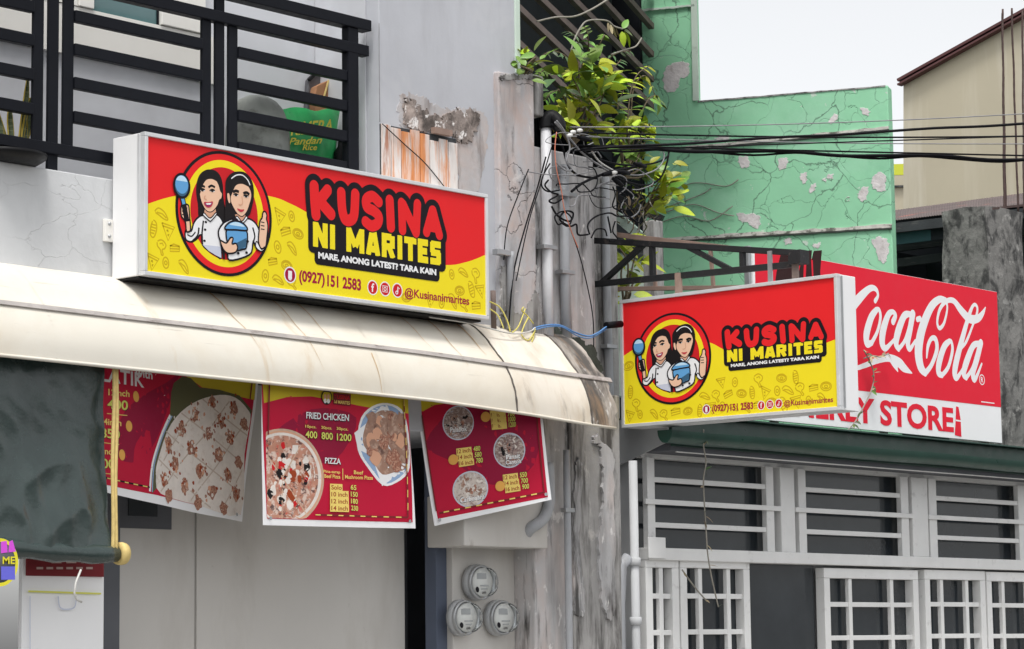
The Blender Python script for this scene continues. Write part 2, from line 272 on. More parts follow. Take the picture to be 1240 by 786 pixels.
# ---------------------------------------------------------------- objects
def tag(o, label=None, cat=None, group=None, kind=None):
    if label: o['label'] = label
    if cat: o['category'] = cat
    if group: o['group'] = group
    if kind: o['kind'] = kind
    return o
def thing(name, label, cat, loc, group=None):
    o = bpy.data.objects.new(name, None); col.objects.link(o)
    o.empty_display_size = 0.1
    o.location = loc
    return tag(o, label, cat, group)
def root_loc(p):
    v = Vector((0, 0, 0))
    while p is not None:
        v += p.location; p = p.parent
    return v
class MB:
    """collects shapes given in world coordinates; build() links them as ONE mesh object"""
    def __init__(s): s.v = []; s.f = []; s.m = []; s.smooth = []
    def add(s, vs, fs, mi=0, sm=False):
        o = len(s.v); s.v += [Vector(p) for p in vs]
        for q in fs: s.f.append([o + i for i in q]); s.m.append(mi); s.smooth.append(sm)
        return s
    def box(s, x0, x1, y0, y1, z0, z1, mi=0):
        x0, x1 = sorted((x0, x1)); y0, y1 = sorted((y0, y1)); z0, z1 = sorted((z0, z1))
        vs = [(x, y, z) for z in (z0, z1) for y in (y0, y1) for x in (x0, x1)]
        return s.add(vs, [(0, 2, 3, 1), (4, 5, 7, 6), (0, 1, 5, 4), (2, 6, 7, 3), (0, 4, 6, 2), (1, 3, 7, 5)], mi)
    def bar(s, a, b, w, h=None, up=(0, 0, 1), mi=0):
        """rectangular bar between two points; w across, h along up"""
        h = h or w; a = Vector(a); b = Vector(b); d = (b - a).normalized(); up = Vector(up)
        if abs(d.dot(up)) > 0.98: up = Vector((0, 1, 0))
        sd = d.cross(up).normalized(); u2 = sd.cross(d).normalized()
        vs = []
        for p in (a, b):
            for i, j in ((-1, -1), (1, -1), (1, 1), (-1, 1)): vs.append(p + sd * (i * w / 2) + u2 * (j * h / 2))
        return s.add(vs, [(3, 2, 1, 0), (4, 5, 6, 7), (0, 1, 5, 4), (1, 2, 6, 5), (2, 3, 7, 6), (3, 0, 4, 7)], mi)
    def tube(s, pts, r, n=8, mi=0, cap=True):
        pts = [Vector(p) for p in pts]; rs = r if isinstance(r, (list, tuple)) else [r] * len(pts)
        vs = []; prev = None
        for i, p in enumerate(pts):
            d = (pts[min(i + 1, len(pts) - 1)] - pts[max(i - 1, 0)])
            d = d.normalized() if d.length > 1e-9 else Vector((0, 0, 1))
            if prev is None:
                ref = Vector((0, 0, 1)) if abs(d.z) < 0.9 else Vector((1, 0, 0))
                a = d.cross(ref).normalized()
            else:
                a = (prev - d * prev.dot(d)); a = a.normalized() if a.length > 1e-6 else d.orthogonal().normalized()
            prev = a; b = d.cross(a)
            for k in range(n):
                t = 2 * math.pi * k / n
                vs.append(p + (a * math.cos(t) + b * math.sin(t)) * rs[i])
        fs = []
        for i in range(len(pts) - 1):
            for k in range(n):
                fs.append((i * n + k, i * n + (k + 1) % n, (i + 1) * n + (k + 1) % n, (i + 1) * n + k))
        s.add(vs, fs, mi, True)
        if cap:
            o = len(s.v) - len(vs)
            s.f.append([o + k for k in range(n)][::-1]); s.m.append(mi); s.smooth.append(False)
            s.f.append([o + (len(pts) - 1) * n + k for k in range(n)]); s.m.append(mi); s.smooth.append(False)
        return s
    def prism(s, poly, dvec, mi=0):
        """polygon (list of points) pushed along dvec"""
        poly = [Vector(p) for p in poly]; dvec = Vector(dvec); n = len(poly)
        vs = poly + [p + dvec for p in poly]
        fs = [tuple(range(n))[::-1], tuple(range(n, 2 * n))] + [(i, (i + 1) % n, n + (i + 1) % n, n + i) for i in range(n)]
        return s.add(vs, fs, mi)
    def grid(s, P, mi=0, sm=True):
        h, w = len(P), len(P[0])
        return s.add([p for row in P for p in row], [(j * w + i, j * w + i + 1, (j + 1) * w + i + 1, (j + 1) * w + i) for j in range(h - 1) for i in range(w - 1)], mi, sm)
    def lathe(s, c, prof, n=20, axis=(0, 0, 1), mi=0):
        ax = Vector(axis).normalized(); a = ax.orthogonal().normalized(); b = ax.cross(a); c = Vector(c)
        vs = [c + ax * z + (a * math.cos(2 * math.pi * k / n) + b * math.sin(2 * math.pi * k / n)) * r for r, z in prof for k in range(n)]
        fs = [(i * n + k, i * n + (k + 1) % n, (i + 1) * n + (k + 1) % n, (i + 1) * n + k) for i in range(len(prof) - 1) for k in range(n)]
        return s.add(vs, fs, mi, True)
    def build(s, name, mats, parent=None, bevel=0.0, solid=0.0, label=None):
        if isinstance(mats, str): mats = [mats]
        off = root_loc(parent)
        me = bpy.data.meshes.new(name)
        me.from_pydata([tuple(p - off) for p in s.v], [], s.f)
        for m in mats: me.materials.append(MATS[m])
        me.polygons.foreach_set('material_index', s.m)
        me.polygons.foreach_set('use_smooth', s.smooth)
        me.update()
        bm = bmesh.new(); bm.from_mesh(me); bmesh.ops.recalc_face_normals(bm, faces=bm.faces); bm.to_mesh(me); bm.free()
        o = bpy.data.objects.new(name, me); col.objects.link(o)
        o.parent = parent
        if bevel:
            md = o.modifiers.new('edge', 'BEVEL'); md.width = bevel; md.segments = 2; md.limit_method = 'ANGLE'; md.angle_limit = rad(40)
        if solid:
            md = o.modifiers.new('thickness', 'SOLIDIFY'); md.thickness = solid; md.offset = 0
            es = o.modifiers.new('hard_edges', 'EDGE_SPLIT'); es.split_angle = rad(50)
        if label: o['label'] = label
        return o
def box(name, m, parent, *a, bevel=0.0): return MB().box(*a).build(name, m, parent, bevel)
def smooth_path(pts, per=6, closed=False):
    """Catmull-Rom through the points (any dimension, tuples)"""
    P = [np.array(p, float) for p in pts]; n = len(P); out = []
    rngs = range(n) if closed else range(n - 1)
    for i in rngs:
        if closed: a, b, c, d = P[(i - 1) % n], P[i], P[(i + 1) % n], P[(i + 2) % n]
        else: a, b, c, d = P[max(i - 1, 0)], P[i], P[i + 1], P[min(i + 2, n - 1)]
        for k in range(per):
            t = k / per
            out.append(0.5 * ((2 * b) + (-a + c) * t + (2 * a - 5 * b + 4 * c - d) * t * t + (-a + 3 * b - 3 * c + d) * t ** 3))
    if not closed: out.append(P[-1])
    return [tuple(p) for p in out]

# ---------------------------------------------------------------- lettering and print
FONT = {}
def prepare_text(items):
    """turn strings into flat triangles with the built-in font: (text, weight) -> normalised 0..1 box"""
    tmp = []
    for txt, wgt in items:
        cu = bpy.data.curves.new('t', 'FONT'); cu.body = txt; cu.size = 1.0; cu.offset = wgt; cu.resolution_u = 4
        o = bpy.data.objects.new('t', cu); col.objects.link(o); tmp.append((txt, wgt, o, cu))
    dg = bpy.context.evaluated_depsgraph_get(); dg.update()
    for txt, wgt, o, cu in tmp:
        me = bpy.data.meshes.new_from_object(o.evaluated_get(dg))
        vs = np.array([v.co[:2] for v in me.vertices]); lo = vs.min(0); hi = vs.max(0)
        FONT[(txt, wgt)] = ((vs - lo) / np.maximum(hi - lo, 1e-6), [tuple(p.vertices) for p in me.polygons])
        bpy.data.meshes.remove(me); bpy.data.objects.remove(o); bpy.data.curves.remove(cu)

class Surf:
    """a flat printed face: origin, unit axes, outward normal, optional gentle bulge"""
    def __init__(s, P0, e1, e2, n, bulge=None):
        s.P0, s.e1, s.e2, s.n, s.bulge = Vector(P0), Vector(e1), Vector(e2), Vector(n).normalized(), bulge
        s.g = np.linalg.inv(np.array([[s.e1.dot(s.e1), s.e1.dot(s.e2)], [s.e1.dot(s.e2), s.e2.dot(s.e2)]]))
    def st(s, px, py):
        d = onP(px, py, s.P0, s.n) - s.P0
        return tuple(s.g @ np.array([d.dot(s.e1), d.dot(s.e2)]))
    def sts(s, pts): return [s.st(*p) for p in pts]
    def pt(s, a, b, h=0.0):
        if s.bulge: h += s.bulge(a, b)
        return s.P0 + s.e1 * a + s.e2 * b + s.n * h

class Print:
    """flat inks laid over one another on a Surf, each layer a fraction of a millimetre proud"""
    STEP = 0.0001
    def __init__(s, surf, base=0.0012, maxedge=None):
        s.S = surf; s.h = base; s.mats = []; s.mb = MB(); s.maxedge = maxedge
    def mi(s, ink):
        n = 'ink_' + ink if 'ink_' + ink in MATS else ink
        if n not in s.mats: s.mats.append(n)
        return s.mats.index(n)
    def up(s, k=1): s.h += s.STEP * k
    def tris(s, vs, fs, ink):
        mi = s.mi(ink)
        if s.maxedge:
            out = []; vs = list(map(tuple, vs)); stack = []
            for f in fs:
                for k in range(1, len(f) - 1): stack.append((vs[f[0]], vs[f[k]], vs[f[k + 1]]))
            while stack:
                a, b, c = stack.pop()
                ls = [math.dist(a, b), math.dist(b, c), math.dist(c, a)]; m = max(ls)
                if m <= s.maxedge: out.append((a, b, c)); continue
                if m == ls[0]: q = ((a[0] + b[0]) / 2, (a[1] + b[1]) / 2); stack += [(a, q, c), (q, b, c)]
                elif m == ls[1]: q = ((c[0] + b[0]) / 2, (c[1] + b[1]) / 2); stack += [(a, b, q), (a, q, c)]
                else: q = ((a[0] + c[0]) / 2, (a[1] + c[1]) / 2); stack += [(a, b, q), (q, b, c)]
            vs = [p for t in out for p in t]; fs = [(3 * i, 3 * i + 1, 3 * i + 2) for i in range(len(out))]
        s.mb.add([s.S.pt(a, b, s.h) for a, b in vs], fs, mi)
    def poly(s, pts, ink, per=0, up=True):
        if per: pts = smooth_path(pts, per, True)
        pts = [tuple(p) for p in pts]
        t = tessellate_polygon([[Vector((a, b, 0)) for a, b in pts]])
        s.tris(pts, [tuple(x) for x in t], ink)
        if up: s.up()
    def line(s, pts, w, ink, per=0, closed=False, up=True):
        """ribbon of constant width"""
        if per: pts = smooth_path(pts, per, closed)
        P = [np.array(p) for p in pts]; n = len(P); L = []; R = []
        for i in range(n):
            a = P[(i - 1) % n] if closed else P[max(i - 1, 0)]; b = P[(i + 1) % n] if closed else P[min(i + 1, n - 1)]
            d = b - a; d = d / (np.linalg.norm(d) + 1e-9); nn = np.array([-d[1], d[0]]) * w / 2
            L.append(P[i] + nn); R.append(P[i] - nn)
        fs = [(i, (i + 1) % n, n + (i + 1) % n, n + i) for i in range(n if closed else n - 1)]
        s.tris([tuple(p) for p in L + R], fs, ink)
        if up: s.up()
    def shape(s, pts, ink, w=0.0, oink='black', per=4):
        s.poly(pts, ink, per)
        if w: s.line(pts, w, oink, per, True)
    def ellipse(s, c, rx, ry, ink, n=40, up=True):
        s.poly([(c[0] + rx * math.cos(2 * math.pi * k / n), c[1] + ry * math.sin(2 * math.pi * k / n)) for k in range(n)], ink, 0, up)
    def ring(s, c, rx, ry, w, ink, n=40):
        s.line([(c[0] + rx * math.cos(2 * math.pi * k / n), c[1] + ry * math.sin(2 * math.pi * k / n)) for k in range(n)], w, ink, 0, True)
    def text(s, txt, box4, ink, wgt=0.02):
        """fit text to a quad of surface points: bottom-left, bottom-right, top-right, top-left"""
        vs, fs = FONT[(txt, wgt)]; bl, br, tr, tl = [np.array(p) for p in box4]
        s.tris([tuple((bl * (1 - u) + br * u) * (1 - v) + (tl * (1 - u) + tr * u) * v) for u, v in vs], fs, ink); s.up()
    def tpx(s, txt, x0, yb0, x1, yb1, hgt, ink, wgt=0.02, lean=0.0):
        """text on a baseline given in photograph pixels, hgt pixels tall"""
        q = s.S.sts([(x0, yb0), (x1, yb1), (x1 + lean, yb1 - hgt), (x0 + lean, yb0 - hgt)])
        s.text(txt, q, ink, wgt)
    def field(s, fn, x0, x1, y0, y1, step, ink):
        """filled outline of fn < 0, marching squares"""
        nx = int((x1 - x0) / step) + 2; ny = int((y1 - y0) / step) + 2
        xs = x0 + np.arange(nx) * step; ys = y0 + np.arange(ny) * step
        X, Y = np.meshgrid(xs, ys); F = fn(X, Y); I = F < 0
        vs = []; fs = []
        for j in range(ny - 1):
            i = 0
            full = I[j, :-1] & I[j, 1:] & I[j + 1, :-1] & I[j + 1, 1:]
            anyin = I[j, :-1] | I[j, 1:] | I[j + 1, :-1] | I[j + 1, 1:]
            while i < nx - 1:
                if full[i]:
                    k = i
                    while k < nx - 1 and full[k]: k += 1
                    o = len(vs); vs += [(xs[i], ys[j]), (xs[k], ys[j]), (xs[k], ys[j + 1]), (xs[i], ys[j + 1])]; fs.append((o, o + 1, o + 2, o + 3)); i = k
                elif anyin[i]:
                    cs = [(i, j), (i + 1, j), (i + 1, j + 1), (i, j + 1)]; pl = []
                    for q in range(4):
                        a, b = cs[q], cs[(q + 1) % 4]; fa, fb = F[a[1], a[0]], F[b[1], b[0]]
                        if fa < 0: pl.append((xs[a[0]], ys[a[1]]))
                        if (fa < 0) != (fb < 0):
                            t = fa / (fa - fb); pl.append((xs[a[0]] + (xs[b[0]] - xs[a[0]]) * t, ys[a[1]] + (ys[b[1]] - ys[a[1]]) * t))
                    if len(pl) >= 3: o = len(vs); vs += pl; fs.append(tuple(range(o, o + len(pl))))
                    i += 1
                else: i += 1
        if fs: s.tris(vs, fs, ink)
        s.up()
    def build(s, name, parent, label=None): return s.mb.build(name, s.mats, parent, label=label)

def d_stroke(strokes):
    """strokes: lists of (x, y, r) -> distance field of the rounded union"""
    def fn(X, Y):
        D = np.full(X.shape, 1e3)
        for st in strokes:
            for (ax, ay, ar), (bx, by, br) in zip(st[:-1], st[1:]):
                dx, dy = bx - ax, by - ay; q = dx * dx + dy * dy + 1e-12
                t = np.clip(((X - ax) * dx + (Y - ay) * dy) / q, 0, 1)
                D = np.minimum(D, np.hypot(X - ax - dx * t, Y - ay - dy * t) - (ar + (br - ar) * t))
        return D
    return fn
def d_block(segs):
    """segs: (x0, y0, x1, y1, half width) square-ended bars"""
    def fn(X, Y):
        D = np.full(X.shape, 1e3)
        for ax, ay, bx, by, w in segs:
            L = math.hypot(bx - ax, by - ay); ux, uy = (bx - ax) / L, (by - ay) / L; mx, my = (ax + bx) / 2, (ay + by) / 2
            al = np.abs((X - mx) * ux + (Y - my) * uy) - L / 2; pe = np.abs(-(X - mx) * uy + (Y - my) * ux) - w
            D = np.minimum(D, np.where((al > 0) & (pe > 0), np.hypot(al, pe), np.maximum(al, pe)))
        return D
    return fn
# heavy block capitals in a unit cell: width, bars (x0, y0, x1, y1) with ends on the cell edge
W_ = 0.142
def block_letters(txt, x0, y0, x1, y1, narrow=1.0):
    defs = {'N': (0.80, [(W_, 0, W_, 1), (0.80 - W_, 0, 0.80 - W_, 1), (W_ * 1.0, 0.97, 0.80 - W_, 0.03)]), 'I': (0.36, [(0.18, 0, 0.18, 1)]),
            'M': (1.0, [(W_, 0, W_, 1), (1 - W_, 0, 1 - W_, 1), (W_, 0.95, 0.5, 0.25), (1 - W_, 0.95, 0.5, 0.25)]),
            'A': (0.82, [(W_, 0, 0.36, 1), (0.82 - W_, 0, 0.46, 1), (0.25, 0.26, 0.57, 0.26)]),
            'R': (0.78, [(W_, 0, W_, 1), (0.1, 0.86, 0.55, 0.86), (0.1, 0.46, 0.55, 0.46), (0.60, 0.40, 0.60, 0.92), (0.42, 0.45, 0.64, 0.0)]),
            'T': (0.70, [(0.35, 0, 0.35, 1), (0, 0.86, 0.70, 0.86)]),
            'E': (0.62, [(W_, 0, W_, 1), (0.1, 0.86, 0.60, 0.86), (0.1, 0.5, 0.54, 0.5), (0.1, 0.14, 0.60, 0.14)]),
            'S': (0.70, [(0.10, 0.86, 0.66, 0.86), (0.17, 0.50, 0.17, 0.94), (0.08, 0.5, 0.62, 0.5), (0.53, 0.06, 0.53, 0.54), (0.04, 0.14, 0.60, 0.14)]),
            ' ': (0.42, [])}
    gap = 0.07; tot = sum(defs[c][0] + gap for c in txt) - gap
    k = (x1 - x0) / tot; h = y1 - y0; x = x0; segs = []
    for c in txt:
        w, bars = defs[c]
        for ax, ay, bx, by in bars:
            vert = abs(bx - ax) < abs(by - ay)
            segs.append((x + ax * k, y0 + ay * h, x + bx * k, y0 + by * h, (W_ * k * 0.95) if vert else 0.14 * h))
        x += (w + gap) * k
    return segs

TEXTS = [(t, 0.02) for t in ['(0927) 151 2583', '@Kusinanimarites', 'f', 'MERLY STORE', 'R', 'with', 'LATIK', '12inch', '400', '14inch', '850', '16inch', '900', 'FRIED CHICKEN', '10pcs.', '20pcs.', '30pcs.', '800', '1200', 'PIZZA',
        'Pina-sarap', 'Beef Pizza', 'Beef', 'Mushroom Pizza', 'Solo', '10 inch', '12 inch', '14 inch', '16 inch', '18 inch', '65', '150', '180', '230', 'Palabok', 'Pansit', 'Canton', 'Carbonara', '480', '580', '780', '550', '700', '1000', 'NI MARITES', 'KUSINA', 'Pandan', 'Rice', 'PRIMERA', 'ME', 'kWh']]
TEXTS += [('(0927)', 0.035), ('151 2583', 0.035), ('@Kusinanimarites', 0.035), ('MERLY STORE', 0.035), ('MARE, ANONG LATEST? TARA KAIN', 0.05)]
prepare_text(TEXTS)

# ---- artwork of the kitchen's sign, measured once on the long lightbox and reused on the hanging one
S1Y = 10.782
S1 = Surf((9.262, S1Y, 3.654), (1, 0, 0), (0, 0, 1), (0, -1, 0))
S1W, S1H = 2.833, 0.798
S2X = 13.779
S2 = Surf((S2X, 11.068, 3.083), (0, -1, 0), (0, 0, 1), (-1, 0, 0))
S2W, S2H = 1.787, 0.878
def from_crop(pts, ox, oy, sc): return S1.sts([(ox + x / sc, oy + y / sc) for x, y in pts])
EC = S1.st(200 + 340 / 4.764, 175 + 399 / 4.764)
ERX = (S1.st(200 + 618 / 4.764, 260)[0] - S1.st(200 + 62 / 4.764, 250)[0]) / 2
ERY = (S1.st(200 + 330 / 4.764, 175 + 38 / 4.764)[1] - S1.st(200 + 350 / 4.764, 175 + 760 / 4.764)[1]) / 2
def emblem_pts(pts):
    return [((a - EC[0]) / ERX, (b - EC[1]) / ERY) for a, b in from_crop(pts, 200, 175, 4.764)]
def draw_emblem(P, c, rx, ry):
    def E(pts): return [(c[0] + a * rx, c[1] + b * ry) for a, b in emblem_pts(pts)]
    k = rx / 2.0 * 0.024 * 2
    P.ellipse(c, rx, ry, 'black', 72); P.ellipse(c, rx * 0.945, ry * 0.952, 'red', 72)
    P.ellipse(c, rx * 0.825, ry * 0.855, 'yellow', 72); P.ellipse(c, rx * 0.70, ry * 0.74, 'ink_red', 72)
    w = 0.030 * rx
    # woman with the ladle
    P.poly(E([(176, 250), (185, 200), (205, 165), (240, 145), (285, 150), (315, 180), (330, 230), (334, 300), (345, 380), (352, 440), (318, 458), (270, 430), (215, 420), (190, 418), (186, 350), (178, 300)]), 'hair', 4)
    P.shape(E([(180, 428), (215, 408), (255, 428), (292, 405), (318, 425), (332, 460), (322, 510), (318, 560), (322, 655), (290, 640), (250, 615), (212, 578), (205, 520), (180, 545), (150, 562), (120, 552), (112, 520), (120, 492), (148, 500), (160, 460)]), 'white', w, per=3)
    P.poly(E([(212, 578), (318, 590), (322, 655), (290, 640), (250, 615)]), 'coat_shade')
    P.line(E([(218, 440), (210, 510), (213, 578)]), w, 'black')
    P.line(E([(150, 562), (185, 525), (192, 480)]), w, 'black', 3)
    P.line(E([(125, 520), (150, 530), (172, 505)]), w * 0.7, 'black', 3)
    for q in ((232, 448), (228, 492), (224, 556)): P.ellipse(E([q])[0], 0.026 * rx, 0.02 * ry, 'black', 10)
    P.poly(E([(225, 375), (288, 372), (292, 405), (256, 428), (220, 405)]), 'skin_shade')
    P.shape(E([(197, 250), (205, 215), (222, 190), (248, 178), (280, 192), (304, 228), (316, 268), (326, 285), (322, 312), (310, 322), (300, 350), (276, 382), (252, 390), (228, 375), (207, 335), (196, 290)]), 'skin', w * 0.5)
    P.poly(E([(196, 290), (197, 230), (215, 188), (250, 172), (290, 190), (300, 215), (268, 200), (235, 205), (212, 240)]), 'hair', 3)
    P.line(E([(199, 250), (212, 240), (226, 246)]), w * 1.2, 'hair', 3); P.line(E([(246, 248), (264, 238), (284, 248)]), w * 1.2, 'hair', 3)
    for q in ((211, 263), (268, 267)):
        P.ellipse(E([q])[0], 0.055 * rx, 0.022 * ry, 'white', 14); P.ellipse(E([q])[0], 0.032 * rx, 0.024 * ry, 'hair', 12)
        P.line(E([(q[0] - 15, q[1]), (q[0], q[1] - 8), (q[0] + 15, q[1])]), w * 0.7, 'hair', 3)
    P.line(E([(228, 295), (222, 312), (236, 318)]), w * 0.6, 'skin_shade', 3)
    P.shape(E([(222, 335), (245, 336), (270, 332), (262, 355), (246, 363), (230, 355)]), 'mouth', w * 0.5, 'lip'); P.poly(E([(230, 340), (264, 338), (256, 348), (236, 348)]), 'white')
    P.shape(E([(215, 408), (222, 396), (255, 426), (288, 394), (292, 405), (262, 440), (250, 440)]), 'white', w * 0.6)
    # ladle and raised hand
    P.shape(E([(118, 498), (112, 445), (90, 415), (86, 372), (96, 345), (128, 350), (134, 378), (138, 430), (142, 492), (130, 505)]), 'skin', w * 0.9)
    P.line(E([(90, 285), (104, 350), (122, 445)]), 0.10 * rx, 'black'); P.line(E([(90, 285), (104, 345)]), 0.06 * rx, 'blue')
    for y in (365, 385, 405): P.line(E([(92, y), (124, y + 2)]), w * 0.55, 'black')
    e = E([(91, 239)])[0]
    P.ellipse(e, 0.175 * rx, 0.205 * ry, 'black', 30); P.ellipse(e, 0.135 * rx, 0.165 * ry, 'blue_dark', 30)
    P.ellipse((e[0], e[1] + 0.02 * ry), 0.13 * rx, 0.145 * ry, 'blue', 30); P.poly([(e[0] + 0.12 * rx * math.cos(t), e[1] + 0.03 * ry + 0.13 * ry * math.sin(t)) for t in np.linspace(0.35, 2.8, 12)], 'blue_light')
    # woman with the pot
    P.poly(E([(342, 240), (347, 205), (368, 175), (400, 158), (450, 160), (485, 190), (504, 240), (506, 310), (494, 370), (480, 410), (440, 430), (400, 425), (372, 470), (345, 462), (340, 380), (344, 300)]), 'hair', 4)
    P.shape(E([(318, 470), (345, 445), (400, 425), (435, 445), (468, 428), (500, 440), (526, 470), (545, 520), (560, 590), (545, 612), (520, 592), (502, 560), (492, 625), (440, 655), (365, 668), (352, 620), (312, 552), (302, 505)]), 'white', w, per=3)
    P.line(E([(500, 480), (512, 530), (503, 562)]), w, 'black', 3); P.line(E([(322, 560), (330, 610), (335, 662)]), w * 1.6, 'hair', 3)
    P.poly(E([(398, 405), (455, 400), (460, 428), (436, 446), (402, 428)]), 'skin_shade')
    P.shape(E([(372, 290), (380, 235), (400, 208), (430, 203), (462, 222), (486, 262), (493, 300), (482, 345), (466, 388), (440, 416), (412, 402), (388, 365), (373, 330)]), 'skin', w * 0.5)
    P.shape(E([(352, 282), (366, 285), (372, 335), (362, 340), (352, 312)]), 'skin', w * 0.5); P.poly(E([(372, 300), (375, 225), (410, 200), (450, 210), (478, 245), (440, 228), (405, 235), (388, 265)]), 'hair', 3)
    P.line(E([(376, 198), (405, 178), (440, 178), (470, 205), (484, 236)]), w * 0.6, 'white', 3)
    P.line(E([(385, 276), (402, 268), (420, 275)]), w * 1.5, 'hair', 3); P.line(E([(445, 284), (464, 278), (480, 290)]), w * 1.5, 'hair', 3)
    for q in ((402, 292), (460, 300)):
        P.ellipse(E([q])[0], 0.05 * rx, 0.02 * ry, 'white', 14); P.ellipse(E([q])[0], 0.03 * rx, 0.022 * ry, 'hair', 12); P.line(E([(q[0] - 14, q[1] - 2), (q[0], q[1] - 8), (q[0] + 14, q[1])]), w * 0.6, 'hair', 3)
    P.line(E([(436, 300), (440, 340), (426, 350), (418, 345)]), w * 0.6, 'skin_shade', 3)
    P.poly(E([(408, 370), (430, 376), (450, 376), (442, 388), (425, 390)]), 'lip', 3)
    P.shape(E([(400, 428), (410, 415), (436, 444), (460, 415), (468, 428), (442, 456), (430, 456)]), 'white', w * 0.6)
    P.shape(E([(535, 500), (540, 445), (552, 425), (558, 392), (572, 390), (580, 410), (578, 432), (586, 470), (580, 540), (572, 592), (546, 600), (532, 560)]), 'skin', w * 0.9)
    for y in (448, 468, 488): P.line(E([(545, y), (566, y + 4)]), w * 0.55, 'black')
    P.shape(E([(522, 560), (548, 606), (566, 592), (560, 612), (540, 616), (515, 590)]), 'white', w * 0.7)
    P.shape(E([(350, 488), (458, 494), (462, 590), (440, 606), (400, 612), (362, 600)]), 'blue', w); P.poly(E([(372, 585), (462, 540), (460, 590), (420, 608), (385, 606)]), 'blue_dark')
    P.shape(E([(338, 478), (362, 452), (396, 442), (436, 452), (464, 480), (460, 498), (400, 494), (345, 492)]), 'blue', w); P.poly(E([(362, 462), (400, 448), (436, 462), (450, 476), (400, 470)]), 'blue_light', 3)
    P.line(E([(380, 440), (396, 430), (412, 442)]), w * 1.5, 'black', 3)
    P.shape(E([(312, 556), (345, 570), (368, 540), (384, 542), (378, 575), (400, 572), (410, 596), (396, 624), (352, 628), (325, 600)]), 'skin', w * 0.9)
    for q in ((468, 560), (462, 625), (414, 628)): P.ellipse(E([q])[0], 0.03 * rx, 0.022 * ry, 'black', 10)

def logo_strokes():
    c = lambda pts, r: [(a, b, r) for a, b in from_crop(smooth_path(pts, 6) if len(pts) > 2 else pts, 360, 205, 5.42)]
    r = 0.0370
    return [c([(108, 112), (112, 205), (120, 298)], r), c([(196, 138), (130, 222)], r * 0.95), c([(150, 215), (218, 294)], r),
            c([(286, 155), (292, 260), (310, 325), (342, 335), (370, 300), (378, 165)], r * 0.95),
            c([(532, 214), (490, 178), (450, 200), (455, 248), (500, 275), (532, 310), (525, 355), (485, 372), (446, 345)], r * 0.92),
            c([(604, 205), (612, 378)], r * 0.95),
            c([(682, 222), (688, 398)], r * 0.88), c([(692, 232), (776, 415)], r * 0.88), c([(786, 230), (778, 410)], r * 0.88),
            c([(884, 272), (846, 412)], r * 0.86), c([(888, 272), (930, 432)], r * 0.86), c([(866, 378), (918, 388)], r * 0.8)]
LB = (S1.st(368, 260)[0], S1.st(430, 348)[1], S1.st(540, 300)[0], S1.st(385, 213)[1])     # logo box on the long sign
def draw_logo(P, B):
    sx, sy = (B[2] - B[0]) / (LB[2] - LB[0]), (B[3] - B[1]) / (LB[3] - LB[1])
    fx = lambda x: B[0] + (x - LB[0]) * sx
    fy = lambda y: B[1] + (y - LB[1]) * sy
    ks = [[(fx(a), fy(b), r * (sx + sy) / 2) for a, b, r in st] for st in logo_strokes()]
    dK = d_stroke(ks)
    q0 = from_crop([(100, 510), (945, 638), (940, 472), (98, 340)], 360, 205, 5.42)
    b0 = fy((q0[0][1] + q0[1][1]) / 2 + 0.004); t0 = fy((q0[2][1] + q0[3][1]) / 2 - 0.004); x0, x1 = fx(q0[0][0]), fx(q0[1][0])
    dM0 = d_block(block_letters('NI MARITES', x0, b0, x1, t0))
    dM = lambda X, Y: np.maximum(dM0(X, Y), np.maximum(b0 - Y, Y - t0))
    dB = d_block([(x0, (b0 + t0) / 2, x1, (b0 + t0) / 2, (t0 - b0) / 2)])
    g = from_crop([(135, 590), (910, 708), (912, 660), (137, 538)], 360, 205, 5.42)
    gx0, gx1 = fx(g[0][0]), fx(g[1][0]); gb = fy((g[0][1] + g[1][1]) / 2); gt = fy((g[2][1] + g[3][1]) / 2)
    dT = d_block([(gx0, (gb + gt) / 2, gx1, (gb + gt) / 2, (gt - gb) / 2)])
    o = 0.040 * sx
    both = lambda X, Y: np.minimum(np.minimum(dK(X, Y), dB(X, Y)) - o * 0.95, dT(X, Y) - o * 0.75)
    lo = (min(p[0] for s_ in ks for p in s_) - 0.1 * sx, gb - 0.06 * sy, fx(LB[2]) + 0.08 * sx, fy(LB[3]) + 0.08 * sy)
    P.field(both, lo[0], lo[2], lo[1], lo[3], 0.004 * sx, 'black')
    P.field(dM, lo[0], lo[2], b0 - 0.02, t0 + 0.02, 0.0025 * sx, 'yellow')
    P.field(lambda X, Y: dK(X, Y) - 0.007 * sx, lo[0], lo[2], lo[1], lo[3], 0.004 * sx, 'black')
    P.field(dK, lo[0], lo[2], lo[1], lo[3], 0.003 * sx, 'red')
    P.text('MARE, ANONG LATEST? TARA KAIN', [(gx0, gb), (gx1, gb), (gx1, gt), (gx0, gt)], 'white', 0.05)

